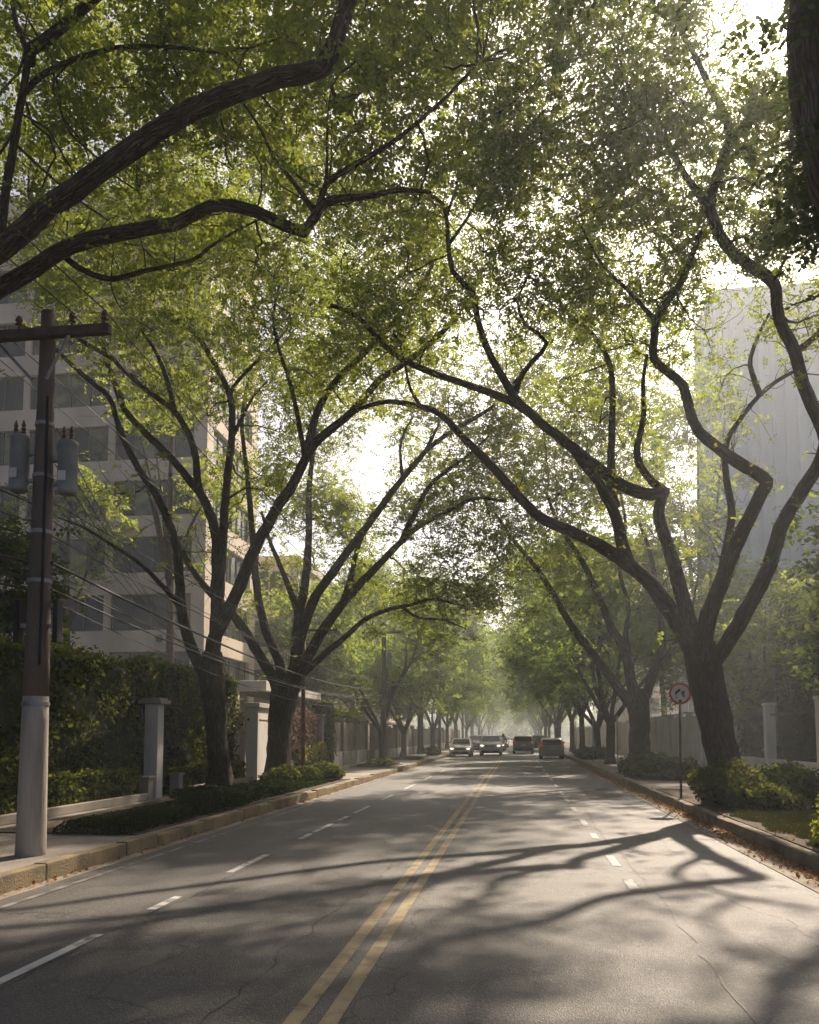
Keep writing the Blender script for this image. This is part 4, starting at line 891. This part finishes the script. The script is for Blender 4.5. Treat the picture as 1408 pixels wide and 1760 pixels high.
def turf(name, label, x0, x1, y0, y1, h, n, w=.006, z=ZP+.02, noise=True, m='grass'):
    p = np.stack([rng.uniform(x0, x1, n), rng.uniform(y0, y1, n), np.full(n, z)], -1)
    # irregular border
    e = .10*np.sin(p[:, 1]*3.1)+.06*np.sin(p[:, 1]*7.7+1)
    p = p[(p[:, 0] > x0+.12+e) & (p[:, 0] < x1-.12+e*.5)]
    L = Leaves(); L.blades(p, h, w); v = np.vstack(L.v)
    o = link(name, np_mesh(name, v, np.arange(len(v)).reshape(-1, 4)), m); return tag(o, label, 'grass', kind='stuff')
def ground_cover(name, label, x0, x1, y0, y1, h, n, size, m='ivy'):
    p = np.stack([rng.uniform(x0, x1, n), rng.uniform(y0, y1, n), np.zeros(n)], -1)
    ed = np.minimum.reduce([p[:, 0]-x0, x1-p[:, 0], p[:, 1]-y0, y1-p[:, 1]]); hh = h*np.clip(ed/.12, .0, 1)**.5
    p[:, 2] = ZP+.02+hh*(rng.random(n)**.4)+.02*np.sin(p[:, 1]*4)*np.sin(p[:, 0]*5)
    L = Leaves(); L.single(p, np.tile([0, 0, 1.0], (n, 1)), size, .8); v = np.vstack(L.v)
    o = link(name, np_mesh(name, v, np.arange(len(v)).reshape(-1, 4)), m); return tag(o, label, 'ground cover', kind='stuff')
ground_cover('ground_cover', 'flat dark clipped ground cover bed beside the left kerb', -7.1, -5.82, 11.8, 17.6, .19, 34000, .035, 'cover')
ground_cover('ground_cover', 'low planting along the left kerb by the big trees', -7.5, -5.95, 18.2, 26.5, .08, 12000, .06, 'cover')
turf('grass_strip', 'short shaded grass strip along the right kerb', XR+.25, 6.0, 9.2, 17.2, .06, 40000, .005)
turf('grass_strip', 'thin grass under the slim right tree', XR+.35, 6.1, 28.6, 34, .08, 9000, .008)
turf('grass_strip', 'grass patch beyond the second driveway on the left', -7.9, -6.1, 38.6, 43, .08, 8000, .008)
turf('grass_strip', 'hazy grass patch on the far left pavement', -7.9, -6.1, 50.2, 55, .1, 5000, .012)
turf('grass_strip', 'hazy grass under the far right trees', XR+.35, 6.1, 52.2, 60, .1, 5000, .012)
# fallen leaves
def litter(label, xf, y0, y1, n, size=.045):
    y = y0+(y1-y0)*rng.random(n)**1.2; p = np.stack([xf(n), y, np.full(n, .022)], -1); p[:, 2] += np.abs(rng.normal(size=n))*.012
    L = Leaves(); L.single(p, np.tile([0, 0, 1.0], (n, 1)), size, .45); v = np.vstack(L.v)
    return tag(link('fallen_leaves', np_mesh('fallen_leaves', v, np.arange(len(v)).reshape(-1, 4)), 'litter'), label, 'leaves', kind='stuff')
litter('brown fallen leaves drifted in the right gutter', lambda n: XR-.02-np.abs(rng.normal(size=n))*.17, 6, 48, 7000)
litter('sparse fallen leaves along the left gutter', lambda n: XL+.02+np.abs(rng.normal(size=n))*.06, 6, 45, 900)
o = litter('few fallen leaves lying loose on the road', lambda n: rng.uniform(XL+.5, XR-.5, n), 4, 40, 24, .032)
v_ = litter('brown leaves fallen on the right grass and kerb', lambda n: rng.uniform(XR+.0, 5.8, n), 9, 20, 700); v_.location.z = ZP+.03

# ---------------------------------------------------------------- utility pole
bp = at(52, 1488, 9.8); px_, py_ = bp[0], 9.8
tp = at(84, 537, 9.8)
up = empty('utility_pole', (px_, py_, ZP)); tag(up, 'whitewashed concrete utility pole with crossarm and two transformers', 'utility pole')
lean = np.array([tp[0]-px_, 0, 0])/(tp[2]-ZP); Hp = tp[2]-ZP
def pole_r(z): return .185-.0130*z
zw = at(60, 1197, 9.8)[2]-ZP
def pole_seg(z0, z1, extra=0.0):
    zz = np.linspace(z0, z1, 8); return MB().tube([tuple(lean*z+np.array([0, 0, z])) for z in zz], [pole_r(z)+extra for z in zz], 20)
pole_seg(-.2, zw).build('painted_base', 'polepaint', up, True); pole_seg(zw, Hp).build('shaft', 'concrete', up, True)
zc = at(84, 584, 9.8)[2]-ZP; cxp = lean[0]*zc
arm = MB().box(cxp-1.35, cxp+.98, -.24, -.13, zc-.07, zc+.055, .012).build('crossarm', 'wood', up)
for s_, e in ((-1, -.62), (1, .42)):
    MB().tube([(lean[0]*(zc-.55)+s_*.1, -.17, zc-.62), (cxp+e, -.2, zc-.06)], .022, 6).build('brace', 'steel', up)
for xx in (-1.25, -.75, -.3, .45, .9):
    MB().lathe([(.018, 0), (.018, .06), (.05, .07), (.035, .11), (.05, .13), (.03, .18), (.01, .2)], (cxp+xx, -.185, zc+.057), 10).build('insulator', 'ceramic', up)
for z in (1.9, 3.5, 4.15, 4.9, 5.6):
    MB().lathe([(pole_r(z)+.002, 0), (pole_r(z)+.012, .004), (pole_r(z)+.012, .05), (pole_r(z)+.002, .054)], (lean[0]*z, 0, z), 20).build('strap', 'steel', up)
def transformer(px, py0, py1):
    a = at(px, py1, 9.8); b_ = at(px, py0, 9.8); x = a[0]-px_; z0 = a[2]-ZP; h = b_[2]-a[2]; y = 0.0
    tk = MB().lathe([(.10, 0), (.122, .015), (.126, .05), (.126, h-.12), (.132, h-.11), (.132, h-.08), (.10, h-.05), (.03, h-.03)], (x, y, z0), 18).build('transformer', 'tank', up, True)
    for k in (-1, 1):
        MB().lathe([(.02, 0), (.035, .03), (.022, .05), (.035, .08), (.02, .1), (.03, .13), (.008, .2)], (x+k*.055, y-.02, z0+h-.055), 8).build('bushing', 'ceramic', tk)
    MB().box(x-.05, x+.05, y-.145, y-.127, z0+.15, z0+.28, .004).build('rating_plate', 'plate', tk)
    s_ = 1 if x > lean[0]*z0 else -1
    for zz in (.12, h*.6): MB().box(min(x, lean[0]*z0), max(x, lean[0]*z0), y+.0, y+.05, z0+zz, z0+zz+.05).build('bracket', 'steel', tk)
transformer(32, 742, 845); transformer(115, 752, 850)
for px in (31, 98):
    a = at(px, 1105, 9.8); b_ = at(px, 1030, 9.8); x = a[0]-px_; z0 = a[2]-ZP; z1 = b_[2]-ZP; xc = lean[0]*z0
    MB().box(x-.035, x+.035, -.07, .07, z0, z1, .015).build('splice_box', 'black', up)
    MB().box(min(x, xc), max(x, xc), -.02, .02, z0+.2, z0+.25).build('bracket', 'steel', up)
MB().tube([(lean[0]*z+pole_r(z)*.75, -pole_r(z)*.75, z) for z in np.linspace(zw+.4, Hp-1.2, 9)], .022, 6).build('conduit', 'black', up)

# further poles along the left pavement
def small_pole(label, x, y, h, r=.14, m='concrete'):
    o = empty('utility_pole', (x, y, ZP)); tag(o, label, 'utility pole', 'further utility poles on the left')
    MB().tube([(0, 0, -.1), (0, 0, h*.5), (0, 0, h)], [r, r*.85, r*.7], 12).build('shaft', m, o, True)
    MB().box(-1.1, 1.1, -r-.08, -r+.02, h-.6, h-.48).build('crossarm', 'wood', o)
    for xx in (-1, -.5, .5, 1): MB().lathe([(.02, 0), (.05, .03), (.03, .08), (.05, .1), (.01, .16)], (xx, -r-.03, h-.478), 8).build('insulator', 'ceramic', o)
    MB().lathe([(.11, 0), (.13, .03), (.13, .6), (.05, .68)], (.26, 0, h-2.2), 12).build('transformer', 'tank', o, True)
small_pole('brown-grey utility pole by the left grass patch beyond the bougainvillea', -6.75, 41, 7.3)
small_pole('hazy utility pole among the far left trees', -6.75, 71, 7.3)
small_pole('very far hazy utility pole on the left pavement', -6.75, 101, 7.3)
bpst = empty('brown_post', (at(520, 1338, 28.0)[0], 28.0, ZP)); tag(bpst, 'thin brown metal post behind the broad left tree', 'post')
MB().tube([(0, 0, -.1), (0, 0, 2.6), (0, 0, 5.2)], [.085, .075, .07], 10).build('shaft', 'rust', bpst, True); MB().lathe([(.12, 0), (.12, .2), (.09, .24)], (0, 0, 0), 10).build('foot', 'rust', bpst); MB().box(-.05, 1.2, -.04, .04, 5.2, 5.27).build('arm', 'rust', bpst); MB().box(.8, 1.35, -.1, .1, 5.1, 5.198, .02).build('lamp_head', 'steel', bpst)

# cables
def cable(label, a, b_, sag, r=.012):
    n = 18; t_ = np.linspace(0, 1, n)[:, None]; p = np.array(a)+(np.array(b_)-np.array(a))*t_; p[:, 2] -= sag*4*(t_*(1-t_)).ravel()
    o = MB().tube(p, r*.72, 5).build('overhead_cable', 'cable'); tag(o, label, 'cable', 'cables along the utility poles')
zA = zc+ZP+.25
P1 = [(px_+cxp+xx, py_-.185, zA) for xx in (-1.25, -.75, .45, .9)]; P2 = [(-6.75+xx, 41-.17, 7.1) for xx in (-1, -.5, .5, 1)]
nm = ['outermost', 'second', 'third', 'kerb-side']
for k in range(4):
    cable('%s cable on the crossarm running down the avenue' % nm[k], P1[k], P2[k], .45)
    cable('%s cable from the crossarm passing overhead towards the viewer' % nm[k], P1[k], (P1[k][0]-.1, -18, 7.2), .4)
    cable('%s crossarm cable between the two further poles' % nm[k], P2[k], (P2[k][0], 71-.17, 7.1), .45)
low = [(4.75, .35, .012), (4.3, .5, .014), (3.95, .6, .03), (3.75, .75, .014), (3.6, .65, .022), (3.45, .9, .012), (4.5, .7, .010), (3.85, 1.0, .010)]
on = ['highest', 'second', 'third', 'fourth', 'fifth', 'sixth', 'seventh', 'lowest']
for k, (z, sg, r) in enumerate(sorted(low, reverse=True)):
    x0 = px_+lean[0]*z+.16
    cable('%s of the low cables looping from the whitewashed pole down the avenue' % on[k], (x0, py_, z), (-6.62+.04*k, 41, z+.2), sg, r)
    cable('%s of the low cables leaving the frame at the left' % on[k], (x0-.3, py_, z), (x0-.9, -16, z+.3), sg*.6, r)
    cable('%s of the low cables between the further poles' % on[k], (-6.62+.04*k, 41, z+.2), (-6.62+.04*k, 71, z+.2), sg*.8, r)
for k in range(5):
    zz = 4.6-.25*k; nmk = ['upper', 'second', 'middle', 'fourth', 'lower'][k]
    cable('%s service drop crossing from the pole to the banded block' % nmk, (px_+.1, py_+.1, zz+1.2), (-16.1, 40.2+k*.7, 5.2+k*.45), .5+.15*k, .010)

# ---------------------------------------------------------------- traffic sign
sx = at(1171, 1368, 20.3); s0 = empty('traffic_sign', (sx[0], 20.3, ZP)); tag(s0, 'round white prohibition sign with red ring on a thin post', 'traffic sign')
scn = at(1169, 1192, 20.3); zs_ = scn[2]-ZP; xo = scn[0]-sx[0]; rs = .262
MB().tube([(0, .03, -.2), (xo*.5, .03, zs_*.5), (xo, .03, zs_+.2)], .030, 10).build('post', 'rust', s0, True)
def disc(r, y0, y1, seg=40):
    m_ = MB(); n_ = seg
    m_.v = [(xo+r*math.cos(2*math.pi*k/n_), y0, zs_+r*math.sin(2*math.pi*k/n_)) for k in range(n_)]+[(xo+r*math.cos(2*math.pi*k/n_), y1, zs_+r*math.sin(2*math.pi*k/n_)) for k in range(n_)]
    m_.f = [tuple(range(n_)), tuple(range(n_, 2*n_))[::-1]]+[(k, n_+k, n_+(k+1) % n_, (k+1) % n_) for k in range(n_)]; return m_
disc(rs, -.012, .0).build('plate', 'signwhite', s0)
def ring(r0, r1, y0, y1, seg=48):
    m_ = MB()
    for k in range(seg):
        a = 2*math.pi*k/seg
        for r, y in ((r0, y0), (r1, y0), (r1, y1), (r0, y1)): m_.v.append((xo+r*math.cos(a), y, zs_+r*math.sin(a)))
    for k in range(seg):
        for j in range(4): m_.f.append((k*4+j, k*4+(j+1) % 4, ((k+1) % seg)*4+(j+1) % 4, ((k+1) % seg)*4+j))
    return m_
ring(rs*.80, rs*1.01, -.018, -.010).build('red_ring', 'red', s0)
# dark pictogram: broken dark blocks as they read in the photograph
u = rs/250.0
def glyph(pts): 
    f_ = [(xo+(x-560)*u, -.0155, zs_-(y-600)*u) for x, y in pts]; b_ = [(x, -.0125, z) for x, _, z in f_]
    m_ = MB(); n_ = len(f_); m_.v = f_+b_; m_.f = [tuple(range(n_)), tuple(range(n_, 2*n_))[::-1]]+[(k, n_+k, n_+(k+1) % n_, (k+1) % n_) for k in range(n_)]
    m_.build('pictogram', 'signblack', s0)
glyph([(450, 540), (485, 545), (505, 505), (540, 485), (575, 500), (560, 545), (530, 575), (490, 595), (480, 630), (448, 640)])
glyph([(575, 590), (600, 545), (640, 530), (662, 545), (660, 690), (640, 700), (610, 665), (600, 630)])
glyph([(455, 690), (485, 670), (500, 690), (470, 715)])
glyph([(520, 750), (545, 735), (575, 745), (595, 770), (580, 800), (545, 803), (522, 785)])
# small far posts on the right pavement
for k, (x, y, h) in enumerate([(4.3, 36.5, 2.3), (4.35, 48.5, 2.4), (4.3, 62, 2.5)]):
    o = empty('street_post', (x, y, ZP)); tag(o, 'thin grey post on the right pavement, %s beyond the slim tree' % ORD[k], 'post', 'thin posts on the right pavement')
    MB().tube([(0, 0, -.1), (0, 0, h)], .035, 8).build('shaft', 'steel', o, True); MB().lathe([(.05, 0), (.05, .05), (.01, .08)], (0, 0, h), 8).build('cap', 'steel', o)

# far wood closing the end of the avenue
L = Leaves(); n = 26000; p = np.stack([rng.uniform(-60, 60, n), rng.uniform(292, 312, n), rng.random(n)**.8*13], -1)
p[:, 2] *= .75+.25*np.sin(p[:, 0]*.35)*np.sin(p[:, 0]*.11+1); L.single(p, rng.normal(size=(n, 3)), .9, .8); v = np.vstack(L.v)
tag(link('far_wood', np_mesh('far_wood', v, np.arange(len(v)).reshape(-1, 4)), 'leaf_far'), 'pale hazy wood closing the far end of the avenue', 'trees', kind='stuff')

# repaired patches and tar seams on the carriageway
def ragged(name, x0, x1, y0, y1, m, dz, jag=.03, n=14):
    pts = []
    for k in range(n): pts.append((x0+(x1-x0)*k/n, y0))
    for k in range(n): pts.append((x1, y0+(y1-y0)*k/n))
    for k in range(n): pts.append((x1-(x1-x0)*k/n, y1))
    for k in range(n): pts.append((x0, y1-(y1-y0)*k/n))
    pts = [(x+random.uniform(-jag, jag), y+random.uniform(-jag, jag)) for x, y in pts]
    MB().poly([(x, y, road_z(x)+dz) for x, y in pts]).build(name, m, road)
M['patch'] = mat('asphalt_patch', (.055, .051, .048), .8, (.085, .078, .072), 60, 6, .6, 120, lo=.4, hi=.7)
ragged('road_patch', 1.9, 2.9, 22, 27, 'patch', .004); ragged('road_patch', -2.6, -1.6, 31, 37, 'patch', .004)
def seam(x, y0, y1, w, amp):
    ys_ = np.arange(y0, y1, .12); xx = x+np.cumsum(rng.normal(size=len(ys_))*.012)*amp; ww = w*rng.uniform(.3, 1.2, len(ys_)); v = []
    for q, y, k in zip(xx, ys_, ww): v += [(q-k, y, road_z(q)+.005), (q+k, y, road_z(q)+.005)]
    i = np.arange(len(ys_)-1)*2; link('tar_seam', np_mesh('tar_seam', v, np.stack([i, i+1, i+3, i+2], -1)), 'black_tar', road)
M['black_tar'] = mat('tar', (.03, .028, .026), .55)
seam(1.36, 3.5, 30, .008, 1.0); seam(-3.42, 5, 26, .006, 1.0); seam(-1.9, 4, 14, .005, 2); seam(2.5, 6, 15, .006, 2.5)

# ---------------------------------------------------------------- vehicles
def rebase(o, b_):
    b_ = Vector(b_)
    for c in o.children: c.location = c.location-b_
    o.location = o.location+b_
rebase(bl, (-26, 40, 0)); rebase(tw, (33, 72, 0))
for o in list(COL.objects):
    if o.name.startswith('apartment_block') and o is not bl:
        w = [c for c in o.children if c.name.startswith('wall')][0]; v0 = w.data.vertices[0].co; rebase(o, (v0.x, v0.y, 0))

def paint(name, c): return mat(name, c, 0.32, spec=0.5)
def car(label, loc, facing, prof, belt, Wd, col, front_lamp, wheels=(.78, 3.35), glass=None, wr=.32, tall_tail=False, group='cars on the avenue'):
    """prof: closed side outline (y, z) with the nose at y=0; built facing -y"""
    Lc = max(p[0] for p in prof); Hc = max(p[1] for p in prof)
    o = empty('car', (loc[0], loc[1], road_z(loc[0])), 0 if facing < 0 else math.pi); tag(o, label, 'car', group)
    def hw(z): return Wd/2*(1-.20*max(0, (z-belt)/(Hc-belt))) if z > belt else Wd/2*(1-.05*max(0, (.45-z)/.45))
    P = np.array(prof); P = spline(np.vstack([P, P[:1]])[:, :2], .12)[:-1] if False else P
    m_ = MB(); n_ = len(P); cen = P.mean(0)
    for f_, ins in ((-1, .93), (-.955, .985), (-.80, 1), (-.4, 1.004), (0, 1.006), (.4, 1.004), (.80, 1), (.955, .985), (1, .93)):
        for y, z in P:
            zz = cen[1]+(z-cen[1])*ins; yy = cen[0]+(y-cen[0])*(ins if abs(f_) > .9 else 1+.0*ins)
            bow = .10*(1-abs(f_))**.7-.10
            yy = yy-(bow if y > Lc*.5 else -bow)*(-1 if False else 1)*(1 if y > Lc*.5 else 1)*0+ (-(.10*(f_*f_)) if y > Lc*.85 else (.14*(f_*f_) if y < Lc*.15 else 0))
            m_.v.append((f_*hw(zz), yy-Lc/2, zz))
    for r_ in range(8):
        for k in range(n_): m_.f.append((r_*n_+k, r_*n_+(k+1) % n_, (r_+1)*n_+(k+1) % n_, (r_+1)*n_+k))
    m_.f.append(tuple(range(n_))[::-1]); m_.f.append(tuple(8*n_+k for k in range(n_)))
    body = m_.build('body', paint('paint_'+label[:12], col), o, True)
    # glass panels along the outline
    def pane(name, i0, i1, fr=.84, par=o, mm='carglass'):
        a, b_ = np.array(prof[i0]), np.array(prof[i1]); d_ = b_-a; nn = np.array([-d_[1], d_[0]]); nn /= np.linalg.norm(nn)
        if np.dot(nn, (a+b_)/2-cen) < 0: nn = -nn
        a2, b2 = a+d_*.10+nn*.03, b_-d_*.08+nn*.03; q = MB(); S = 6
        for (y, z) in (a2, b2):
            for k in range(S+1):
                f_ = -1+2*k/S; q.v.append((f_*fr*hw(z)*1.0, y-Lc/2, z))
        q.f = [(k, k+1, S+2+k, S+1+k) for k in range(S)]; return q.build(name, mm, par)
    for nm_, i0, i1 in glass['ends']: pane(nm_, i0, i1)
    for sgn in (-1, 1):
        for pts in glass['sides']:
            q = MB(); q.poly([(sgn*(hw(z)+.012), y-Lc/2, z) for y, z in pts]); q.build('side_window', 'carglass', o)
        mz = belt+.08; my = glass['mirror']
        MB().box(min(sgn*Wd/2, sgn*(Wd/2+.17)), max(sgn*Wd/2, sgn*(Wd/2+.17)), my-Lc/2, my-Lc/2+.10, mz, mz+.14, .02).build('mirror', body.data.materials[0], o)
        for wy in wheels:
            w = empty('wheel', (sgn*(Wd/2-.12), wy-Lc/2, wr), 0); w.parent = o
            def ringx(pr, nm_, mm):
                q = MB(); S = 18
                for k in range(S):
                    a = 2*math.pi*k/S
                    for x, r_ in pr: q.v.append((x, r_*math.cos(a), r_*math.sin(a)))
                J = len(pr)
                for k in range(S):
                    for j in range(J-1): q.f.append((k*J+j, k*J+j+1, ((k+1) % S)*J+j+1, ((k+1) % S)*J+j))
                return q.build(nm_, mm, w, True)
            ringx([(-.11, .02), (-.11, wr*.9), (-.07, wr), (.07, wr), (.11, wr*.9), (.11, wr*.66)], 'tyre', 'tyre')
            ringx([(sgn*.10, 0.0), (sgn*.085, wr*.3), (sgn*.11, wr*.66)], 'rim', 'rim')
    # nose and tail furniture
    zf = glass['lamp_z']
    for sgn in (-1, 1):
        MB().box(min(sgn*Wd*.31, sgn*Wd*.445), max(sgn*Wd*.31, sgn*Wd*.445), -Lc/2+.01, -Lc/2+.18, zf-.045, zf+.05, .02).build('headlight', 'lamp' if front_lamp else 'plate', o)
        t0, t1 = (glass['tail'][0], glass['tail'][1])
        MB().box(min(sgn*Wd*.37, sgn*Wd*.47), max(sgn*Wd*.37, sgn*Wd*.47), Lc/2-.16, Lc/2-.02, t0, t1, .02).build('tail_lamp', 'tail', o)
    MB().box(-Wd*.24, Wd*.24, -Lc/2-.012, -Lc/2+.05, zf-.09, zf+.05, .01).build('grille', 'chrome', o)
    MB().box(-Wd*.40, Wd*.40, -Lc/2-.02, -Lc/2+.12, .20, .42, .04).build('bumper', 'black', o); MB().box(-Wd*.44, Wd*.44, Lc/2-.12, Lc/2+.03, .28, .55, .04).build('bumper', body.data.materials[0] if tall_tail else 'black', o)
    MB().box(-.20, .20, -Lc/2-.036, -Lc/2-.022, .38, .49).build('number_plate', 'plate', o); MB().box(-.20, .20, Lc/2+.0, Lc/2+.014, .72, .83).build('number_plate', 'plate', o)
    return o
SEDAN = [(0.02, .30), (0, .58), (.10, .74), (.95, .90), (1.28, .95), (2.0, 1.40), (2.5, 1.45), (3.1, 1.43), (3.72, 1.02), (4.30, .98), (4.36, .70), (4.34, .32), (3.8, .20), (.6, .20)]
SG = dict(ends=[('windscreen', 4, 5), ('rear_window', 7, 8)], sides=[[(1.45, .97), (2.02, 1.34), (2.42, 1.37), (2.42, .98)], [(2.48, .98), (2.48, 1.37), (3.02, 1.35), (3.5, 1.02)]], mirror=1.42, lamp_z=.66, tail=(.74, .92))
SUVP = [(0.02, .34), (0, .72), (.10, .92), (.95, 1.08), (1.22, 1.14), (1.85, 1.64), (2.5, 1.70), (3.6, 1.68), (4.10, 1.60), (4.34, 1.10), (4.40, .80), (4.38, .38), (3.9, .26), (.6, .26)]
UG = dict(ends=[('windscreen', 4, 5), ('rear_window', 8, 9)], sides=[[(1.42, 1.15), (1.90, 1.56), (2.45, 1.60), (2.45, 1.15)], [(2.52, 1.15), (2.52, 1.60), (3.25, 1.60), (3.25, 1.15)], [(3.32, 1.15), (3.32, 1.59), (3.95, 1.53), (4.1, 1.2)]], mirror=1.36, lamp_z=.84, tail=(.95, 1.25))
HATP = [(0.02, .30), (0, .60), (.10, .78), (.85, .94), (1.12, 1.0), (1.80, 1.47), (2.3, 1.52), (3.2, 1.48), (3.55, 1.40), (3.86, .98), (3.92, .70), (3.90, .34), (3.5, .20), (.6, .20)]
HG = dict(ends=[('windscreen', 4, 5), ('rear_window', 8, 9)], sides=[[(1.32, 1.02), (1.84, 1.40), (2.25, 1.44), (2.25, 1.03)], [(2.32, 1.03), (2.32, 1.44), (3.1, 1.41), (3.35, 1.1)]], mirror=1.28, lamp_z=.70, tail=(.85, 1.10))
car('silver sedan with lit headlights in the kerbside oncoming lane', (-4.45, 65.5), -1, SEDAN, .97, 1.70, (.50, .48, .46), True, (.80, 3.40), SG)
car('white car with bright headlights beside the yellow centre line', (-2.25, 70), -1, SUVP, 1.14, 1.84, (.62, .60, .57), True, (.82, 3.45), UG, .34)
car('dark car half hidden behind the silver sedan', (-4.1, 84), -1, SUVP, 1.14, 1.8, (.06, .06, .065), True, (.82, 3.45), UG, .34)
car('second oncoming car queued behind the white one', (-2.2, 88), -1, SEDAN, .97, 1.74, (.10, .07, .065), True, (.80, 3.40), SG)
car('third oncoming car in the queue, reddish and hazy', (-2.2, 98), -1, SUVP, 1.14, 1.8, (.14, .07, .06), True, (.82, 3.45), UG, .34)
car('tiny far oncoming car at the end of the queue', (-2.1, 112), -1, SEDAN, .97, 1.74, (.3, .3, .3), True, (.80, 3.40), SG)
car('dark sport utility car driving away beside the centre line', (.50, 77), 1, SUVP, 1.14, 1.92, (.24, .22, .20), False, (.82, 3.45), UG, .35)
car('grey hatchback driving away in the kerbside lane', (2.42, 61), 1, HATP, 1.0, 1.74, (.42, .40, .37), False, (.75, 3.1), HG, .31, True)
car('dark van-like car far ahead between the two departing cars', (2.35, 96), 1, SUVP, 1.14, 1.9, (.03, .03, .03), False, (.82, 3.45), UG, .35)

# motorcycle and rider further up the road
mc = empty('motorcycle', (-1.62, 92, road_z(-1.6))); tag(mc, 'small dark motorcycle coming up beside the oncoming queue', 'motorcycle')
for y in (-.62, .62):
    w = MB(); S = 18
    for k in range(S):
        a = 2*math.pi*k/S
        for x, r_ in ((-.05, .22), (-.05, .30), (.05, .30), (.05, .22)): w.v.append((x, y+r_*math.cos(a), .30+r_*math.sin(a)))
    for k in range(S):
        for j in range(4): w.f.append((k*4+j, k*4+(j+1) % 4, ((k+1) % S)*4+(j+1) % 4, ((k+1) % S)*4+j))
    w.build('wheel', 'tyre', mc, True)
MB().box(-.13, .13, -.25, .35, .35, .72, .05).build('engine', 'chrome', mc); MB().box(-.15, .15, -.30, .15, .72, .92, .06).build('tank', 'red', mc); MB().box(-.14, .14, .12, .72, .74, .84, .04).build('seat', 'black', mc)
for s_ in (-.09, .09): MB().tube([(s_, -.62, .30), (s_, -.40, 1.0)], .025, 6).build('fork', 'steel', mc)
MB().tube([(-.38, -.28, 1.05), (0, -.40, 1.03), (.38, -.28, 1.05)], .018, 6).build('handlebar', 'steel', mc); MB().lathe([(.02, 0), (.09, .02), (.09, .1), (.05, .14)], (0, -.48, .82), 10).build('headlight', 'lamp', mc)
def rider():
    me = bpy.data.meshes.new('person'); V = [(0, .28, .92), (0, .22, 1.2), (0, .12, 1.45), (0, .08, 1.58), (.20, .12, 1.42), (.32, -.05, 1.2), (.36, -.26, 1.08), (-.20, .12, 1.42), (-.32, -.05, 1.2), (-.36, -.26, 1.08),
         (.13, .26, .88), (.24, -.12, .80), (.22, .08, .40), (.22, -.04, .33), (-.13, .26, .88), (-.24, -.12, .80), (-.22, .08, .40), (-.22, -.04, .33), (0, .06, 1.68)]
    E = [(0, 1), (1, 2), (2, 3), (3, 18), (2, 4), (4, 5), (5, 6), (2, 7), (7, 8), (8, 9), (0, 10), (10, 11), (11, 12), (12, 13), (0, 14), (14, 15), (15, 16), (16, 17)]
    me.from_pydata(V, E, []); o = link('person', me, mat('rider_clothes', (.08, .07, .07), .9, (.14, .11, .10), 5)); o.location = (-1.62, 92, road_z(-1.6))
    md = o.modifiers.new('skin', 'SKIN'); rad = [.17, .18, .17, .07, .08, .055, .04, .08, .055, .04, .10, .085, .06, .05, .10, .085, .06, .05, .09]
    for k, sv in enumerate(me.skin_vertices[0].data): sv.radius = (rad[k], rad[k]); sv.use_root = (k == 0)
    o.modifiers.new('sub', 'SUBSURF').levels = 1
    tag(o, 'rider in dark clothes and helmet sitting on the motorcycle', 'person')
    MB().lathe([(.05, 0), (.12, .03), (.145, .12), (.13, .22), (.07, .28), (.01, .30)], (0, .05, 1.58), 14).build('helmet', 'signblack', o, True)
rider()

# ---------------------------------------------------------------- air
hz = MB().box(-75, 85, -32, 330, -1.05, 44).build('haze', None); tag(hz, 'pale sunlit haze filling the avenue', 'haze', kind='stuff')
hm = bpy.data.materials.new('haze'); hm.use_nodes = True; nn_ = hm.node_tree.nodes; nn_.remove(nn_['Principled BSDF'])
pv = nn_.new('ShaderNodeVolumePrincipled'); pv.inputs['Color'].default_value = (.88, .95, 1, 1); pv.inputs['Density'].default_value = HAZE; pv.inputs['Anisotropy'].default_value = 0.58
hm.node_tree.links.new(pv.outputs[0], [x for x in nn_ if x.type == 'OUTPUT_MATERIAL'][0].inputs['Volume']); hz.data.materials.append(hm)
print('TRIANGLES', TRI[0], 'OBJECTS', len(COL.objects))
